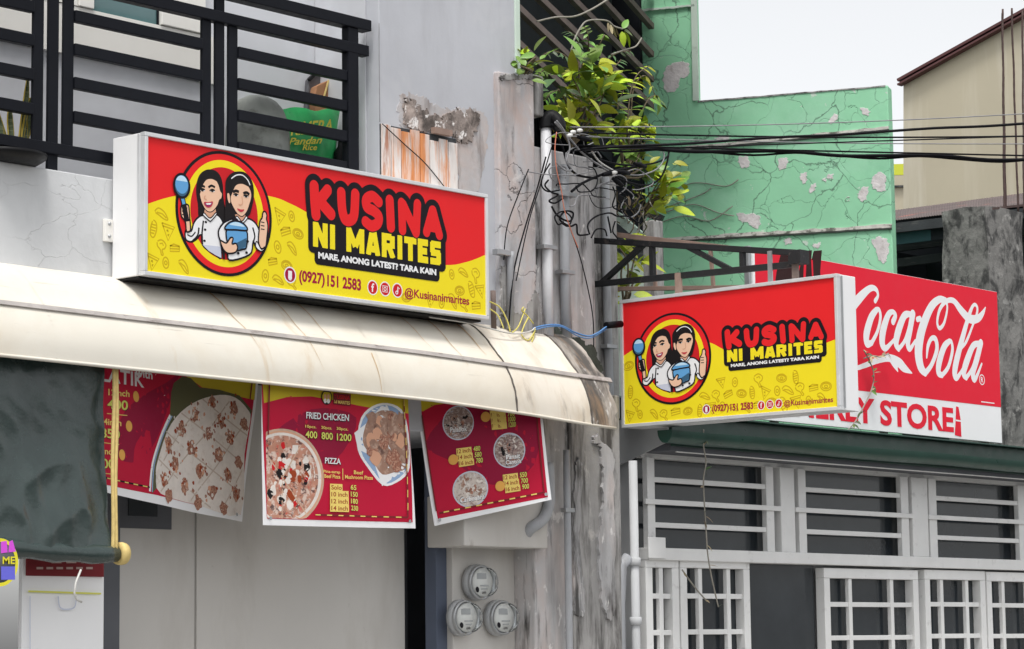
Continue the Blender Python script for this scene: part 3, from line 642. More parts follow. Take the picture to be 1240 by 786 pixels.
def draw_contact(S, face, X0, Y0, k, ky):
    """phone number and social icons, each its own piece: metres measured on the long sign, origin at its phone icon"""
    T = lambda p: (X0 + p[0] * k, Y0 + p[1] * ky)
    o = S1.st(351, 333); L = lambda px, py: tuple(np.array(S1.st(px, py)) - np.array(o))
    def disc(P, p, r, ink): P.ellipse(T(p), r * 1.18 * k, r * 1.18 * ky, 'white', 24); P.ellipse(T(p), r * k, r * ky, ink, 24)
    r = 0.041
    P = Print(S, 0.0018); disc(P, (0.0, 0.0), r, 'maroon')
    P.poly([T((a * 0.015, b * 0.024)) for a, b in ((-1, -1), (1, -1), (1, 1), (-1, 1))], 'white'); P.line([T((-0.010, -0.028)), T((0.010, -0.028))], 0.006 * k, 'white')
    P.build('phone_icon', face)
    for n, px, py in (('f', 451, 348.3), ('i', 466, 350), ('t', 481, 351.7)):
        P = Print(S, 0.0018); p = L(px, py); disc(P, p, r * 0.94, 'ink_red')
        if n == 'f': P.text('f', [T((p[0] - .012, p[1] - .026)), T((p[0] + .014, p[1] - .026)), T((p[0] + .014, p[1] + .026)), T((p[0] - .012, p[1] + .026))], 'white')
        if n == 'i': P.line([T((p[0] + a, p[1] + b)) for a, b in ((-.02, -.018), (.02, -.018), (.02, .018), (-.02, .018))], 0.005 * k, 'white', 0, True); P.ring(T(p), 0.010 * k, 0.010 * ky, 0.005 * k, 'white', 14)
        if n == 't':
            P.line([T((p[0] + a, p[1] + b)) for a, b in ((.018, .010), (.004, .022), (.003, -.012))], 0.008 * k, 'white'); P.ring(T((p[0] - .006, p[1] - .014)), 0.009 * k, 0.009 * ky, 0.006 * k, 'white', 12)
        P.build('social_icon', face)
    def tx(txt, a, b, c, d, nm, wg=0.035):
        P = Print(S, 0.0018); q = [L(*a), L(*b), L(*c), L(*d)]; y0, y1 = (q[0][1] + q[1][1]) / 2, (q[2][1] + q[3][1]) / 2
        P.text(txt, [T((q[0][0], y0)), T((q[1][0], y0)), T((q[2][0], y1)), T((q[3][0], y1))], 'maroon', wg); P.build(nm, face)
    tx('(0927)', (362, 345), (393, 348.5), (393, 331), (362, 327), 'phone_number'); tx('151 2583', (396, 347), (437, 352.2), (437, 338), (396, 332.8), 'phone_number'); tx('@Kusinanimarites', (490, 362), (568, 372.5), (568, 358), (490, 349), 'handle_lettering', 0.02)

def draw_icons(P, inside, x0, x1, y0, y1, sz):
    """rows of line-drawn food on the yellow ground"""
    kinds = {'pizza': [[(-1, .9), (1, .7), (.1, -1.1), (-1, .9)], [(-.8, .55), (.8, .4)], [(-.2, .1), (0, .2), (.1, 0), (-.2, .1)], [(.0, -.4), (.2, -.3), (.15, -.5), (.0, -.4)]],
             'donut': [[(math.cos(t) * 1.05, math.sin(t) * .7) for t in np.linspace(0, 6.28, 18)], [(math.cos(t) * .8, math.sin(t) * .45 + .05) for t in np.linspace(0, 6.28, 14)], [(math.cos(t) * .32, math.sin(t) * .2) for t in np.linspace(0, 6.28, 10)]],
             'drum': [smooth_path([(-.9, .5), (-.2, .9), (.6, .5), (.5, -.1), (.1, -.4), (.4, -1), (.1, -1.1), (-.2, -.5), (-.8, -.1)], 4, True), [(-.5, .3), (0, .5), (.2, .2)]],
             'egg': [[(math.cos(t) * .55, math.sin(t) * .8) for t in np.linspace(0, 6.28, 16)], [(math.cos(t) * .25, math.sin(t) * .28) for t in np.linspace(0, 6.28, 10)]],
             'bread': [smooth_path([(-.3, 1.1), (.3, .9), (.55, 0), (.4, -1), (0, -1.2), (-.4, -.8), (-.5, .2)], 4, True), [(-.4, .5), (.3, .6)], [(-.45, .1), (.4, .2)], [(-.4, -.3), (.4, -.2)], [(-.35, -.7), (.3, -.6)]],
             'cake': [[(-.9, .3), (-.2, .6), (.9, .4), (.9, -.4), (-.9, -.5), (-.9, .3), (.9, .3)], [(-.9, -.1), (.9, -.05)]],
             'taco': [smooth_path([(-1, .5), (-.3, .9), (.6, .3), (1, -.7), (.4, -.6), (-.4, 0)], 4, True), [(-.7, .4), (.2, .1), (.8, -.5)]]}
    names = list(kinds); rr = random.Random(3); j = 0; y = y0
    while y < y1:
        x = x0 + (sz * 0.55 if j % 2 else 0); i = 0
        while x < x1:
            nm = names[(i * 3 + j * 2) % len(names)]; a = rr.uniform(-0.35, 0.35); r = sz * rr.uniform(0.38, 0.47)
            cx, cy = x + rr.uniform(-.12, .12) * sz, y + rr.uniform(-.12, .12) * sz
            if all(inside(cx + dx, cy + dy) for dx in (-r * 0.7, 0, r * 0.7) for dy in (-r * 0.75, r * 0.75)):
                for ln in kinds[nm]:
                    P.line([(cx + (u * math.cos(a) - v * math.sin(a)) * r, cy + (u * math.sin(a) + v * math.cos(a)) * r) for u, v in ln], 0.0085 * sz / 0.10, 'icon', up=False)
            x += sz * 1.06; i += 1
        y += sz * 0.94; j += 1
    P.up()

def wave_y(wave, x):
    for (a, b), (c, d) in zip(wave[:-1], wave[1:]):
        if a <= x <= c: return b + (d - b) * (x - a) / (c - a + 1e-9)
    return wave[0][1] if x < wave[0][0] else wave[-1][1]

def lightbox(name, label, S, W, H, depth, wave_px, ec, erx, ery, logo, contact, ck, icon_sz, loc):
    t = thing(name, label, 'sign', loc)
    e1, e2, n = S.e1, S.e2, S.n
    P0 = S.P0
    def slab(mb, a0, a1, b0, b1, h0, h1):
        vs = [P0 + e1 * a + e2 * b + n * h for h in (h0, h1) for b in (b0, b1) for a in (a0, a1)]
        mb.add(vs, [(0, 2, 3, 1), (4, 5, 7, 6), (0, 1, 5, 4), (2, 6, 7, 3), (0, 4, 6, 2), (1, 3, 7, 5)])
    m = MB(); slab(m, 0.002, W - 0.002, 0.002, H - 0.002, -depth, -0.006); cab = m.build('cabinet', 'sign_white', t, 0.004)
    fw = 0.024
    for (a0, a1, b0, b1, nm) in ((0, W, 0, fw, 'bottom_frame'), (0, W, H - fw, H, 'top_frame'), (0, fw, fw + 0.0005, H - fw - 0.0005, 'side_frame'), (W - fw, W, fw + 0.0005, H - fw - 0.0005, 'side_frame')):
        m = MB(); slab(m, a0, a1, b0, b1, -0.030, 0.012); m.build(nm, 'aluminium', t, 0.003)
    # seam strip and rivets of the folded sheet on the visible end, dark underside
    m = MB(); slab(m, fw, W - fw, fw, H - fw, -0.006, 0.0); face = m.build('face_panel', 'ink_red', t)
    wave = [S.st(*p) for p in wave_px]
    wave = smooth_path([(fw, wave[0][1])] + [w for w in wave if fw < w[0] < W - fw] + [(W - fw, wave[-1][1])], 5)
    P = Print(S); P.poly(wave + [(W - fw, fw), (fw, fw)], 'yellow'); 
    def inside(x, y):
        if x < fw + 0.01 or x > W - fw - 0.01 or y < fw + 0.01 or y > wave_y(wave, x) - 0.012: return False
        if ((x - ec[0]) / (erx * 1.05)) ** 2 + ((y - ec[1]) / (ery * 1.05)) ** 2 < 1: return False
        if ec[0] - erx * 1.1 < x < ec[0] - erx * 0.7 and y > ec[1] + 0.1: return False
        if logo[0] - 0.02 < x < logo[2] + 0.02 and y > logo[1] + 0.01: return False
        return True
    draw_icons(P, inside, fw + 0.045, W, fw + 0.052, H, icon_sz)
    P.build('yellow_ground', face)
    P = Print(S, 0.003); draw_emblem(P, ec, erx, ery); P.build('emblem', face, 'round emblem of two chefs with ladle and pot')
    P = Print(S, 0.003); draw_logo(P, logo); P.build('logo_lettering', face)
    draw_contact(S, face, *contact, *ck)
    return t

# ================================================================ the setting
def structure(name, m, mb, bevel=0.0):
    o = mb.build(name, m, None, bevel); o['kind'] = 'structure'; return o
structure('ground', 'ground', MB().add([(-600, -600, 0), (600, -600, 0), (600, 600, 0), (-600, 600, 0)], [(0, 1, 2, 3)]))
structure('road', 'asphalt', MB().add([(-200, 0.5, 0.004), (300, 0.5, 0.004), (300, 8.3, 0.004), (-200, 8.3, 0.004)], [(0, 1, 2, 3)]))
structure('pavement', 'pavement', MB().box(-200, 300, 8.3, 11.3, -0.05, 0.13), 0.01)
YW = 11.06
X = lambda px, py, Y: onY(px, py, Y).x
Z = lambda px, py, Y: onY(px, py, Y).z

# ================================================================ grey shop building
sb = thing('shop_building', 'grey painted shop building with balcony and stained end wall', 'building', (10, 12, 0))
XC0, XC1 = 11.413, 12.735
box('parapet_wall', 'white_parapet', sb, 5.5, XC0 - 0.002, YW, YW + 0.16, 3.30, 4.222, bevel=0.006)
box('balcony_floor', 'grey_paint', sb, 5.5, XC0 - 0.002, YW + 0.162, 11.62, 3.60, 3.76)
bw = box('balcony_wall', 'balcony_paint', sb, 5.5, XC0 - 0.002, 11.62, 11.80, 3.60, 8.4)
box('end_wall', 'grey_paint', sb, XC0, XC1, YW, 12.4, 2.95, 8.4, bevel=0.006)
box('side_return', 'balcony_paint', sb, XC0 - 0.012, XC0 - 0.0025, 11.17, 11.615, 3.77, 8.4)
box('corner_strip', 'green_trim', sb, XC1 - 0.035, XC1 + 0.012, YW - 0.012, YW + 0.2, Z(622, 88, YW), 8.4, bevel=0.004)
# window in the balcony wall
bwx0, bwx1 = 6.2, X(262, 60, 11.62)
zs = Z(180, 86, 11.60)
win = box('window', 'balcony_glass', bw, X(112, 10, 11.6), X(192, 10, 11.6), 11.606, 11.618, 5.62 - 0.32, 6.9)
box('window_surround', 'cream_trim', bw, bwx0, bwx1, 11.59, 11.616, zs, X and 5.33)
for a, b in ((93, 111), (193, 246)):
    box('window_frame', 'cream_trim', win, X(a, 10, 11.6), X(b, 10, 11.6), 11.575, 11.617, 5.335, 6.9, bevel=0.004)
box('window_frame', 'cream_trim', win, bwx0, X(92, 10, 11.6), 11.585, 11.617, 5.335, 6.9)
box('mullion', 'black_metal', win, X(192, 10, 11.6) - 0.012, X(192, 10, 11.6), 11.597, 11.605, 5.335, 6.9)
# boarded opening with rust stains, broken plaster round it
wx0, wx1 = X(460, 190, YW), X(552, 190, YW)
wz0, wz1 = 3.9, Z(500, 158, YW)
brd = box('boarded_opening', 'dark_board', sb, wx0, wx1, YW - 0.004, YW + 0.02, wz0, wz1)
n = 8
for i in range(n):
    a = wx0 + (wx1 - wx0) * i / n; b = wx0 + (wx1 - wx0) * (i + 1) / n
    box('plank', 'board_wood', brd, a + 0.003, b - 0.003, YW - 0.016 - 0.003 * (i % 3), YW - 0.005, wz0, wz1 - 0.012 * ((i * 7) % 3) - 0.02 * (i > 4), bevel=0.003)
def ragged(pts_px, Y, h, m, name, parent, jit=0.012, seed=1, per=7, plane=None):
    """uneven patch of broken or exposed plaster, traced at its place on the wall, a few millimetres thick"""
    rr = random.Random(seed); P = []
    nrm = Vector((0, -1, 0)) if plane is None else Vector(plane[1]); sd = nrm.cross(Vector((0, 0, 1))).normalized()
    ph = [rr.uniform(0, 6.28) for _ in range(6)]
    ring = smooth_path(pts_px, per * 2, True)
    for i, (px, py) in enumerate(ring):
        p = onY(px, py, Y) if plane is None else onP(px, py, *plane)
        a = jit * (0.6 * math.sin(i * 0.9 + ph[0]) + 0.4 * math.sin(i * 2.3 + ph[1]) + rr.uniform(-0.6, 0.6)); b = jit * (0.6 * math.sin(i * 0.7 + ph[2]) + 0.4 * math.sin(i * 2.9 + ph[3]) + rr.uniform(-0.6, 0.6))
        P.append(p + sd * a + Vector((0, 0, b)))
    k = len(P); c = sum(P, Vector()) / k
    top = [p + (c - p).normalized() * min(0.004, h) + nrm * h for p in P]
    base = [p - nrm * 0.002 for p in P]
    loc = [Vector(((p - c).dot(sd), p.z - c.z, 0)) for p in top]
    tri = tessellate_polygon([loc])
    mb = MB(); mb.add(base + top, [(i, (i + 1) % k, k + (i + 1) % k, k + i) for i in range(k)] + [tuple(k + q for q in t_) for t_ in tri])
    return mb.build(name, m, parent)
ragged([(484, 118), (505, 116), (530, 128), (548, 132), (575, 132), (590, 145), (588, 185), (578, 232), (556, 236), (552, 170), (530, 162), (488, 158)], YW, 0.002, 'peel_halo', 'stained_plaster', sb, 0.015, 2)
ragged([(488, 122), (500, 124), (512, 134), (530, 142), (550, 135), (572, 135), (580, 148), (570, 168), (558, 172), (548, 164), (535, 160), (510, 160), (492, 152)], YW, 0.012, 'peel_dark', 'broken_plaster', sb, 0.018, 5)
box('lintel_stub', 'rust_brown', sb, X(520, 160, YW), X(541, 160, YW), YW - 0.05, YW - 0.014, Z(530, 164, YW), Z(530, 157, YW))
# pier and columns at the end of the facade
PY = YW - 0.045
px0, px1, px2 = X(605, 200, PY), X(648, 200, PY), X(660, 120, PY)
pier = box('pier', 'pier_plaster', sb, px0, px1, PY, 11.5, 2.95, Z(630, 92, PY), bevel=0.012)
ragged([(605, 93), (615, 90), (632, 91), (646, 90), (646, 95), (625, 96), (608, 97)], PY - 0.001, 0.008, 'old_concrete', 'broken_pier_top', sb, 0.008, 9)
box('pier_edge', 'old_concrete', sb, px1 + 0.004, px2, PY + 0.01, 11.3, Z(654, 140, PY), Z(654, 91, PY), bevel=0.01)
ctop = Z(690, 185, YW)
box('pipe_column', 'mould_plaster', sb, px1 + 0.006, X(722, 300, YW), YW + 0.012, 11.5, 0.13, ctop, bevel=0.012)
RY = 11.43
rc0, rc1 = X(722, 300, RY) - 0.05, X(748, 300, RY)
box('recessed_column', 'old_concrete', sb, rc0, rc1, RY, 11.9, 0.13, Z(735, 205, RY), bevel=0.012)
box('ground_column', 'old_concrete', sb, X(693, 600, YW - 0.02), X(752, 600, YW - 0.02), YW - 0.02, YW + 0.011, 0.13, 3.30, bevel=0.01)
ragged([(716, 535), (724, 530), (728, 600), (722, 660), (728, 735), (742, 740), (741, 600), (738, 545)], YW - 0.02, 0.02, 'mould_plaster', 'flaked_plaster', sb, 0.012, 12)
ragged([(696, 560), (703, 570), (700, 650), (706, 735), (694, 738), (693, 640)], YW - 0.02, 0.014, 'mould_plaster', 'flaked_plaster', sb, 0.012, 13)
ragged([(655, 418), (672, 400), (690, 408), (718, 425), (726, 470), (700, 440), (672, 428)], YW + 0.010, 0.03, 'black_mould', 'mould_crust', sb, 0.02, 15)
ragged([(606, 384), (618, 372), (628, 380), (640, 366), (650, 352), (656, 380), (662, 410), (640, 412), (612, 402)], PY, 0.004, 'old_concrete', 'mould_crust', sb, 0.015, 16)
ragged([(606, 330), (613, 325), (612, 372), (606, 380)], PY, 0.01, 'old_concrete', 'pipe_patch', sb, 0.01, 17)
# room under the awning
SY = 11.52
sx = lambda px: X(px, 660, SY)
box('shop_ceiling', 'shop_dark', sb, 5.5, 13.2, YW + 0.165, 13.2, 3.22, 3.29)
box('front_panel', 'shop_panel', sb, sx(238) + 0.003, sx(346) - 0.002, SY, SY + 0.08, 0.13, 3.21)
box('front_panel', 'shop_panel', sb, sx(346) + 0.002, sx(490), SY + 0.004, SY + 0.08, 0.13, 3.21)
box('front_panel', 'shop_panel', sb, sx(138), sx(238) - 0.003, SY + 0.012, SY + 0.08, 0.13, 3.21)
box('front_post', 'shop_dark', sb, sx(118), sx(137), SY - 0.06, SY + 0.08, 0.13, 3.21)
box('door_recess', 'shop_dark', sb, sx(490) + 0.002, sx(560), SY + 0.5, SY + 0.6, 0.13, 3.21)
box('blue_post', 'shop_blue', sb, X(528, 660, 11.3), X(541, 660, 11.3), 11.3, 11.4, 0.13, 3.21, bevel=0.005)
box('back_room_wall', 'shop_dark', sb, 5.5, sx(118) - 0.01, 12.6, 12.7, 0.13, 3.21)
box('meter_hood', 'shop_panel', sb, X(541, 640, 11.15), X(642, 640, 11.15), 11.0, 11.32, Z(590, 662, 11.0), Z(590, 600, 11.0), bevel=0.008)
box('meter_board', 'shop_panel', sb, X(548, 700, 11.25), X(690, 700, 11.25), 11.25, 11.33, 0.5, 3.21, bevel=0.006)
box('side_wall', 'shop_dark', sb, X(690, 600, 11.35), X(690, 600, 11.35) + 0.1, 11.35, 13.2, 0.13, 3.21)
ref_door = box('far_window', 'shop_dark', sb, sx(141), sx(208), SY + 0.002, SY + 0.011, Z(170, 640, SY), 2.9)
box('far_window_pane', 'window_glass', ref_door, sx(155), sx(190), SY - 0.004, SY + 0.001, Z(170, 625, SY), 2.88)

# ================================================================ balcony railing: every tube a part
rl = thing('balcony_railing', 'black square-tube railing with horizontal bars along the balcony', 'railing', (9.5, 11.1, 4.222))
RYc = 11.125
def tube_h(name, x0, x1, z0, z1, th=0.06): return box(name, 'black_metal', rl, x0, x1, RYc - th / 2, RYc + th / 2, z0, z1, bevel=0.005)
tube_h('handrail', 5.6, 11.372, 5.432, 5.502, 0.085)
tube_h('top_rail', 5.6, 11.360, 5.272, 5.340, 0.064)
tube_h('bottom_rail', 5.6, 11.360, 4.318, 4.382, 0.064)
stiles = []
for c_ in (7.571, 8.8985, 10.130):
    for k in (-1, 0, 1): stiles.append((c_ + k * 0.105 - 0.0355, c_ + k * 0.105 + 0.0355))
stiles.append((11.178, 11.268))
for i, (a, b) in enumerate(stiles):
    post = i % 3 == 1 or i == 9
    box('post' if post else 'stile', 'black_metal', rl, a, b, RYc - (0.011 if i < 9 else 0.03), RYc + (0.011 if i < 9 else 0.03), 4.225 if post else 4.383, 5.431 if post else 5.271, bevel=0.004)
for i in (-1, 2, 5, 8):
    x0, x1 = (5.6, 7.43) if i < 0 else (stiles[i][1] + 0.001, stiles[i + 1][0] - 0.001)
    for zt in (5.155, 4.966, 4.776, 4.584):
        tube_h('bar', x0, x1, zt - 0.066, zt, 0.044)

# ================================================================ things on the balcony
# rice sack
def sack():
    t = thing('rice_sack', 'green plastic rice sack with yellow lettering behind the railing', 'sack', onY(377, 190, 11.36))
    Y0 = 11.36; q = [onY(341, 205, Y0), onY(403, 212, Y0), onY(412, 133, Y0), onY(345, 132, Y0)]
    rows = []
    for j in range(9):
        v = j / 8; row = []
        for i in range(13):
            u = i / 12; p = (q[0] * (1 - u) + q[1] * u) * (1 - v) + (q[3] * (1 - u) + q[2] * u) * v
            d = 0.07 * (math.sin(math.pi * u) ** 0.5) * (math.sin(math.pi * min(1, v * 0.9 + 0.08)) ** 0.5)
            row.append(p + Vector((0, -d + 0.008 * math.sin(u * 17 + v * 5), 0.012 * math.sin(u * 9) * v)))
        rows.append(row)
    back = [[Vector((p.x, 2 * Y0 - p.y + 0.02, p.z)) for p in r] for r in rows]
    m = MB(); m.grid(rows); m.grid(back)
    m.grid([rows[-1], back[-1]]); m.grid([[r[0] for r in rows], [r[0] for r in back]]); m.grid([[r[-1] for r in rows], [r[-1] for r in back]])
    body = m.build('body', 'sack_green', t)
    S = Surf(onY(341, 205, Y0 - 0.085), (1, 0, 0), (0, 0, 1), (0, -1, 0))
    P = Print(S); P.tpx('PRIMERA', 344, 165, 402, 160, 16, 'sack_yellow', lean=3); P.tpx('Pandan', 349, 176, 388, 174, 9, 'sack_yellow', lean=4); P.tpx('Rice', 366, 182, 383, 182, 7, 'sack_yellow', lean=2)
    P.poly(S.sts([(343, 190), (398, 197), (397, 204), (343, 198)]), 'sack_white')
    P.build('lettering', body)
sack()
t = thing('storage_bin', 'dark grey storage bin behind the cardboard box on the balcony', 'bin', onY(396, 160, 11.57))
MB().prism([onY(a, b, 11.57) for a, b in ((370, 158), (374, 96), (388, 81), (424, 77), (424, 160))], (0.01, 0.045, 0)).build('body', 'meter_dark', t, 0.006)
MB().bar(onY(374, 97, 11.565), onY(388, 82, 11.565), 0.02, 0.02).build('rim', 'plastic_black', t)
t = thing('cardboard_box', 'brown cardboard box leaning behind the rice sack', 'box', onY(400, 150, 11.5))
p = [onY(381, 118, 11.5), onY(384, 104, 11.5), onY(402, 95, 11.5), onY(421, 98, 11.5), onY(416, 124, 11.5), onY(404, 150, 11.5), onY(384, 150, 11.5)]
m = MB().prism([Vector(v) for v in p], (0.02, 0.09, 0.0)); m.build('carton', 'cardboard', t, 0.004)
m = MB().bar(onY(398, 97, 11.492), onY(391, 122, 11.492), 0.012, 0.004, up=(0, 1, 0)); m.build('flap_edge', 'rope_yellow', t)
# ribbed storage container
t = thing('ribbed_container', 'grey ribbed dome-topped container on the balcony', 'container', onY(312, 205, 11.35))
rows = []
c0 = onY(312, 205, 11.35); hgt = Z(312, 116, 11.35) - c0.z; rw = (X(343, 180, 11.35) - X(280, 180, 11.35)) / 2
prof = [(1.0, 0.0), (1.02, 0.25), (1.0, 0.5), (0.93, 0.68), (0.8, 0.82), (0.6, 0.92), (0.35, 0.98), (0.0, 1.0)]
m = MB(); nseg = 40; vs = []
for r, z in prof:
    for k in range(nseg):
        a = 2 * math.pi * k / nseg; rr_ = r * (1 - 0.035 * (k % 4 == 0))
        vs.append(c0 + Vector((math.cos(a) * rr_ * rw, math.sin(a) * rr_ * 0.17, z * hgt)))
m.add(vs, [(i * nseg + k, i * nseg + (k + 1) % nseg, (i + 1) * nseg + (k + 1) % nseg, (i + 1) * nseg + k) for i in range(len(prof) - 1) for k in range(nseg)], 0, True)
m.build('body', 'container_grey', t)
t = thing('plastic_bottle', 'small dark bottle beside the rice sack at the railing end', 'bottle', onY(415, 205, 11.3))
m = MB().lathe(onY(413, 210, 11.3), [(0.0, 0), (0.045, 0.0), (0.048, 0.02), (0.048, 0.13), (0.02, 0.17), (0.018, 0.2), (0.0, 0.2)], 16); m.build('body', 'plastic_black', t)
m = MB().lathe(onY(413, 210, 11.3) + Vector((0, 0, 0.2)), [(0.021, 0), (0.021, 0.03), (0.0, 0.03)], 12); m.build('cap', 'plastic_clear', t)
t = thing('plastic_jar', 'clear plastic jar behind the last railing bars', 'jar', onY(418, 160, 11.45))
m = MB().lathe(onY(419, 168, 11.45), [(0.0, 0), (0.06, 0.0), (0.063, 0.02), (0.063, 0.12), (0.05, 0.14), (0.0, 0.14)], 16); m.build('body', 'plastic_clear', t)
m = MB().lathe(onY(419, 168, 11.45) + Vector((0, 0, 0.14)), [(0.052, 0), (0.052, 0.025), (0.0, 0.025)], 16); m.build('lid', 'plastic_black', t)
# snake plant in a shallow black bowl
sp_b = onY(3, 196, 11.14); sp_b.z = 4.222
t = thing('snake_plant', 'snake plant with yellow-edged leaves in a black bowl on the parapet', 'plant', sp_b)
m = MB().lathe(sp_b, [(0.0, 0.0), (0.18, 0.0), (0.235, 0.035), (0.24, 0.055), (0.225, 0.055), (0.20, 0.04), (0.0, 0.035)], 28); m.build('bowl', 'plastic_black', t)
def blade(base, tip, w, bend):
    rows = []; yl = []
    for j in range(9):
        v = j / 8; c = base.lerp(tip, v) + Vector((bend * math.sin(v * 2.6), 0.01 * v, 0))
        ww = w * (0.65 + 0.5 * math.sin(v * 2.4)) * (1 - v ** 5) + 0.002
        rows.append([c + Vector((-ww, 0, 0)), c + Vector((-ww * 0.72, -0.004, 0)), c + Vector((0, 0.012, 0)), c + Vector((ww * 0.72, -0.004, 0)), c + Vector((ww, 0, 0))])
    mb = MB()
    for j in range(8):
        for i in range(4): mb.add([rows[j][i], rows[j][i + 1], rows[j + 1][i + 1], rows[j + 1][i]], [(0, 1, 2, 3)], 1 if i in (0, 3) else 0, True)
    return mb
for (bx, by, tx, ty, w, bend) in ((22, 188, 34, 90, 0.020, 0.012), (26, 188, 37, 118, 0.028, 0.01), (16, 188, 14, 124, 0.020, -0.01), (8, 188, 0, 130, 0.024, -0.02), (14, 190, -6, 118, 0.026, -0.02), (30, 190, 30, 128, 0.022, 0.0)):
    blade(onY(bx, by, 11.2), onY(tx, ty, 11.22), w, bend).build('leaf', ['snake_leaf', 'snake_yellow'], t, 0, 0.003)

# ================================================================ lightbox signs
s1 = lightbox('lightbox_sign', 'long red and yellow lightbox sign with two-chef emblem above the awning', S1, S1W, S1H, 0.262,
    [(175, 247), (200, 240), (225, 235), (270, 228), (328, 238), (350, 246), (373, 258), (420, 285), (480, 313), (538, 321), (566, 317), (588, 309)],
    EC, ERX, ERY, LB, S1.st(351, 333), (1.0, 1.0), 0.100, (10.68, 10.9, 3.654))
hb = box('hinge_plate', 'cream_trim', s1, 9.205, 9.262, 11.035, 11.058, Z(130, 292, 11.03), Z(130, 265, 11.03), bevel=0.003)
for zz in (0.03, 0.10): MB().lathe((9.235, 11.035, Z(130, 292, 11.03) + zz), [(0.0, 0.008), (0.010, 0.006), (0.011, 0)], 10, (0, -1, 0)).build('bolt', 'zinc', hb)
box('back_rail', 'aluminium', s1, 9.30, 12.05, 11.045, 11.058, 3.70, 3.76)
box('corner_seam', 'aluminium', s1, 9.2575, 9.2625, 10.815, 10.83, 3.66, 4.445)
box('shade_tray', 'plastic_black', s1, 9.275, 12.08, 10.83, 11.03, 3.642, 3.6545)  # black sheet puts the shade under the sign into its colour
ec2 = (S2.st(814.8, 434.2)); er2x = (S2.st(861, 430)[0] - S2.st(768.6, 440)[0]) / 2; er2y = (S2.st(812, 379)[1] - S2.st(816, 489.5)[1]) / 2
lb2 = (S2.st(873.5, 430)[0], S2.st(880, 459.5)[1], S2.st(1001.7, 415)[0], S2.st(990, 384)[1])
k2 = (S2.st(1015, 485)[0] - S2.st(856.5, 495.5)[0]) / (S1.st(568, 365)[0] - S1.st(351, 333)[0])
s2 = lightbox('lightbox_sign', 'red and yellow lightbox sign hanging out over the street from a steel bracket', S2, S2W, S2H, 0.205,
    [(755, 431), (772, 421), (800, 412), (830, 408), (860, 415), (876, 423), (905, 436), (950, 436), (985, 424), (999, 416), (1012, 411)],
    ec2, er2x, er2y, lb2, S2.st(855.5, 495.7), (k2 * 0.97, k2), 0.092, (13.88, 10.2, 3.083))
box('corner_seam', 'zinc', s2, 13.81, 13.825, 9.275, 9.2795, 3.10, 3.95)

# ================================================================ steel bracket for the hanging sign
tr = thing('sign_bracket', 'black welded steel truss bracket carrying the hanging sign', 'bracket', (13.88, 11.43, 4.1))
TX = 13.88
a0, a1, b0, b1 = Vector((TX, 11.425, 4.43)), Vector((TX, 9.66, 4.135)), Vector((TX, 11.425, 4.115)), Vector((TX, 9.66, 4.085))
MB().bar(a0, a1 + Vector((0, 0, 0.012)), 0.045, 0.04).build('top_chord', 'truss_black', tr, 0.003)
MB().bar(b0, b1 - Vector((0, 0, 0.012)), 0.044, 0.04).build('bottom_chord', 'truss_black', tr, 0.003)
tp = lambda y: a0.lerp(a1, (11.425 - y) / 1.765); bt = lambda y: b0.lerp(b1, (11.425 - y) / 1.765)
MB().bar(a0, b0, 0.043, 0.036).build('wall_post', 'truss_black', tr, 0.003)
for y, z in ((11.30, 10.98),): MB().bar(bt(11.32), tp(10.93), 0.036, 0.034).build('diagonal', 'truss_black', tr, 0.002)
MB().bar(tp(10.55), bt(10.20), 0.036, 0.034).build('diagonal', 'truss_black', tr, 0.002)
for y in (10.86, 10.10): MB().bar(tp(y), bt(y), 0.036, 0.034).build('web_post', 'truss_black', tr, 0.002)
for y, m_ in ((10.62, 'rust_brown'), (9.86, 'zinc'), (9.66, 'rust_steel')):
    MB().bar(Vector((TX - 0.026, y, (tp(y).z if y < 10.5 else bt(y).z) + 0.01)), Vector((TX - 0.026, y, 3.955)), 0.012 if y < 10.5 else 0.04, 0.05 if y == 9.66 else 0.034, up=(0, 1, 0)).build('hanger', m_, tr)
MB().box(TX - 0.05, TX + 0.05, 9.60, 9.70, 4.07, 4.16).build('tip_plate', 'truss_black', tr, 0.003)
rt = thing('back_bracket', 'thin rusty brown steel bracket behind the black truss', 'bracket', (14.2, 11.43, 4.2))
p0, p1 = onX(742, 284, 14.25), onX(905, 303, 14.25)
MB().bar(p0, p1, 0.035, 0.035).build('top_chord', 'rust_brown', rt, 0.002)
MB().bar(onX(742, 350, 14.25), onX(905, 348, 14.25), 0.03, 0.03).build('bottom_chord', 'rust_brown', rt, 0.002)
MB().bar(onX(905, 298, 14.25), onX(906, 350, 14.25), 0.03, 0.04).build('end_post', 'zinc', rt, 0.002)
for a, b in ((790, 345), (860, 300)):
    MB().bar(onX(a, 291 if a == 790 else 298, 14.25), onX(a + 4, 349, 14.25), 0.022, 0.022).build('web_post', 'rust_brown', rt)

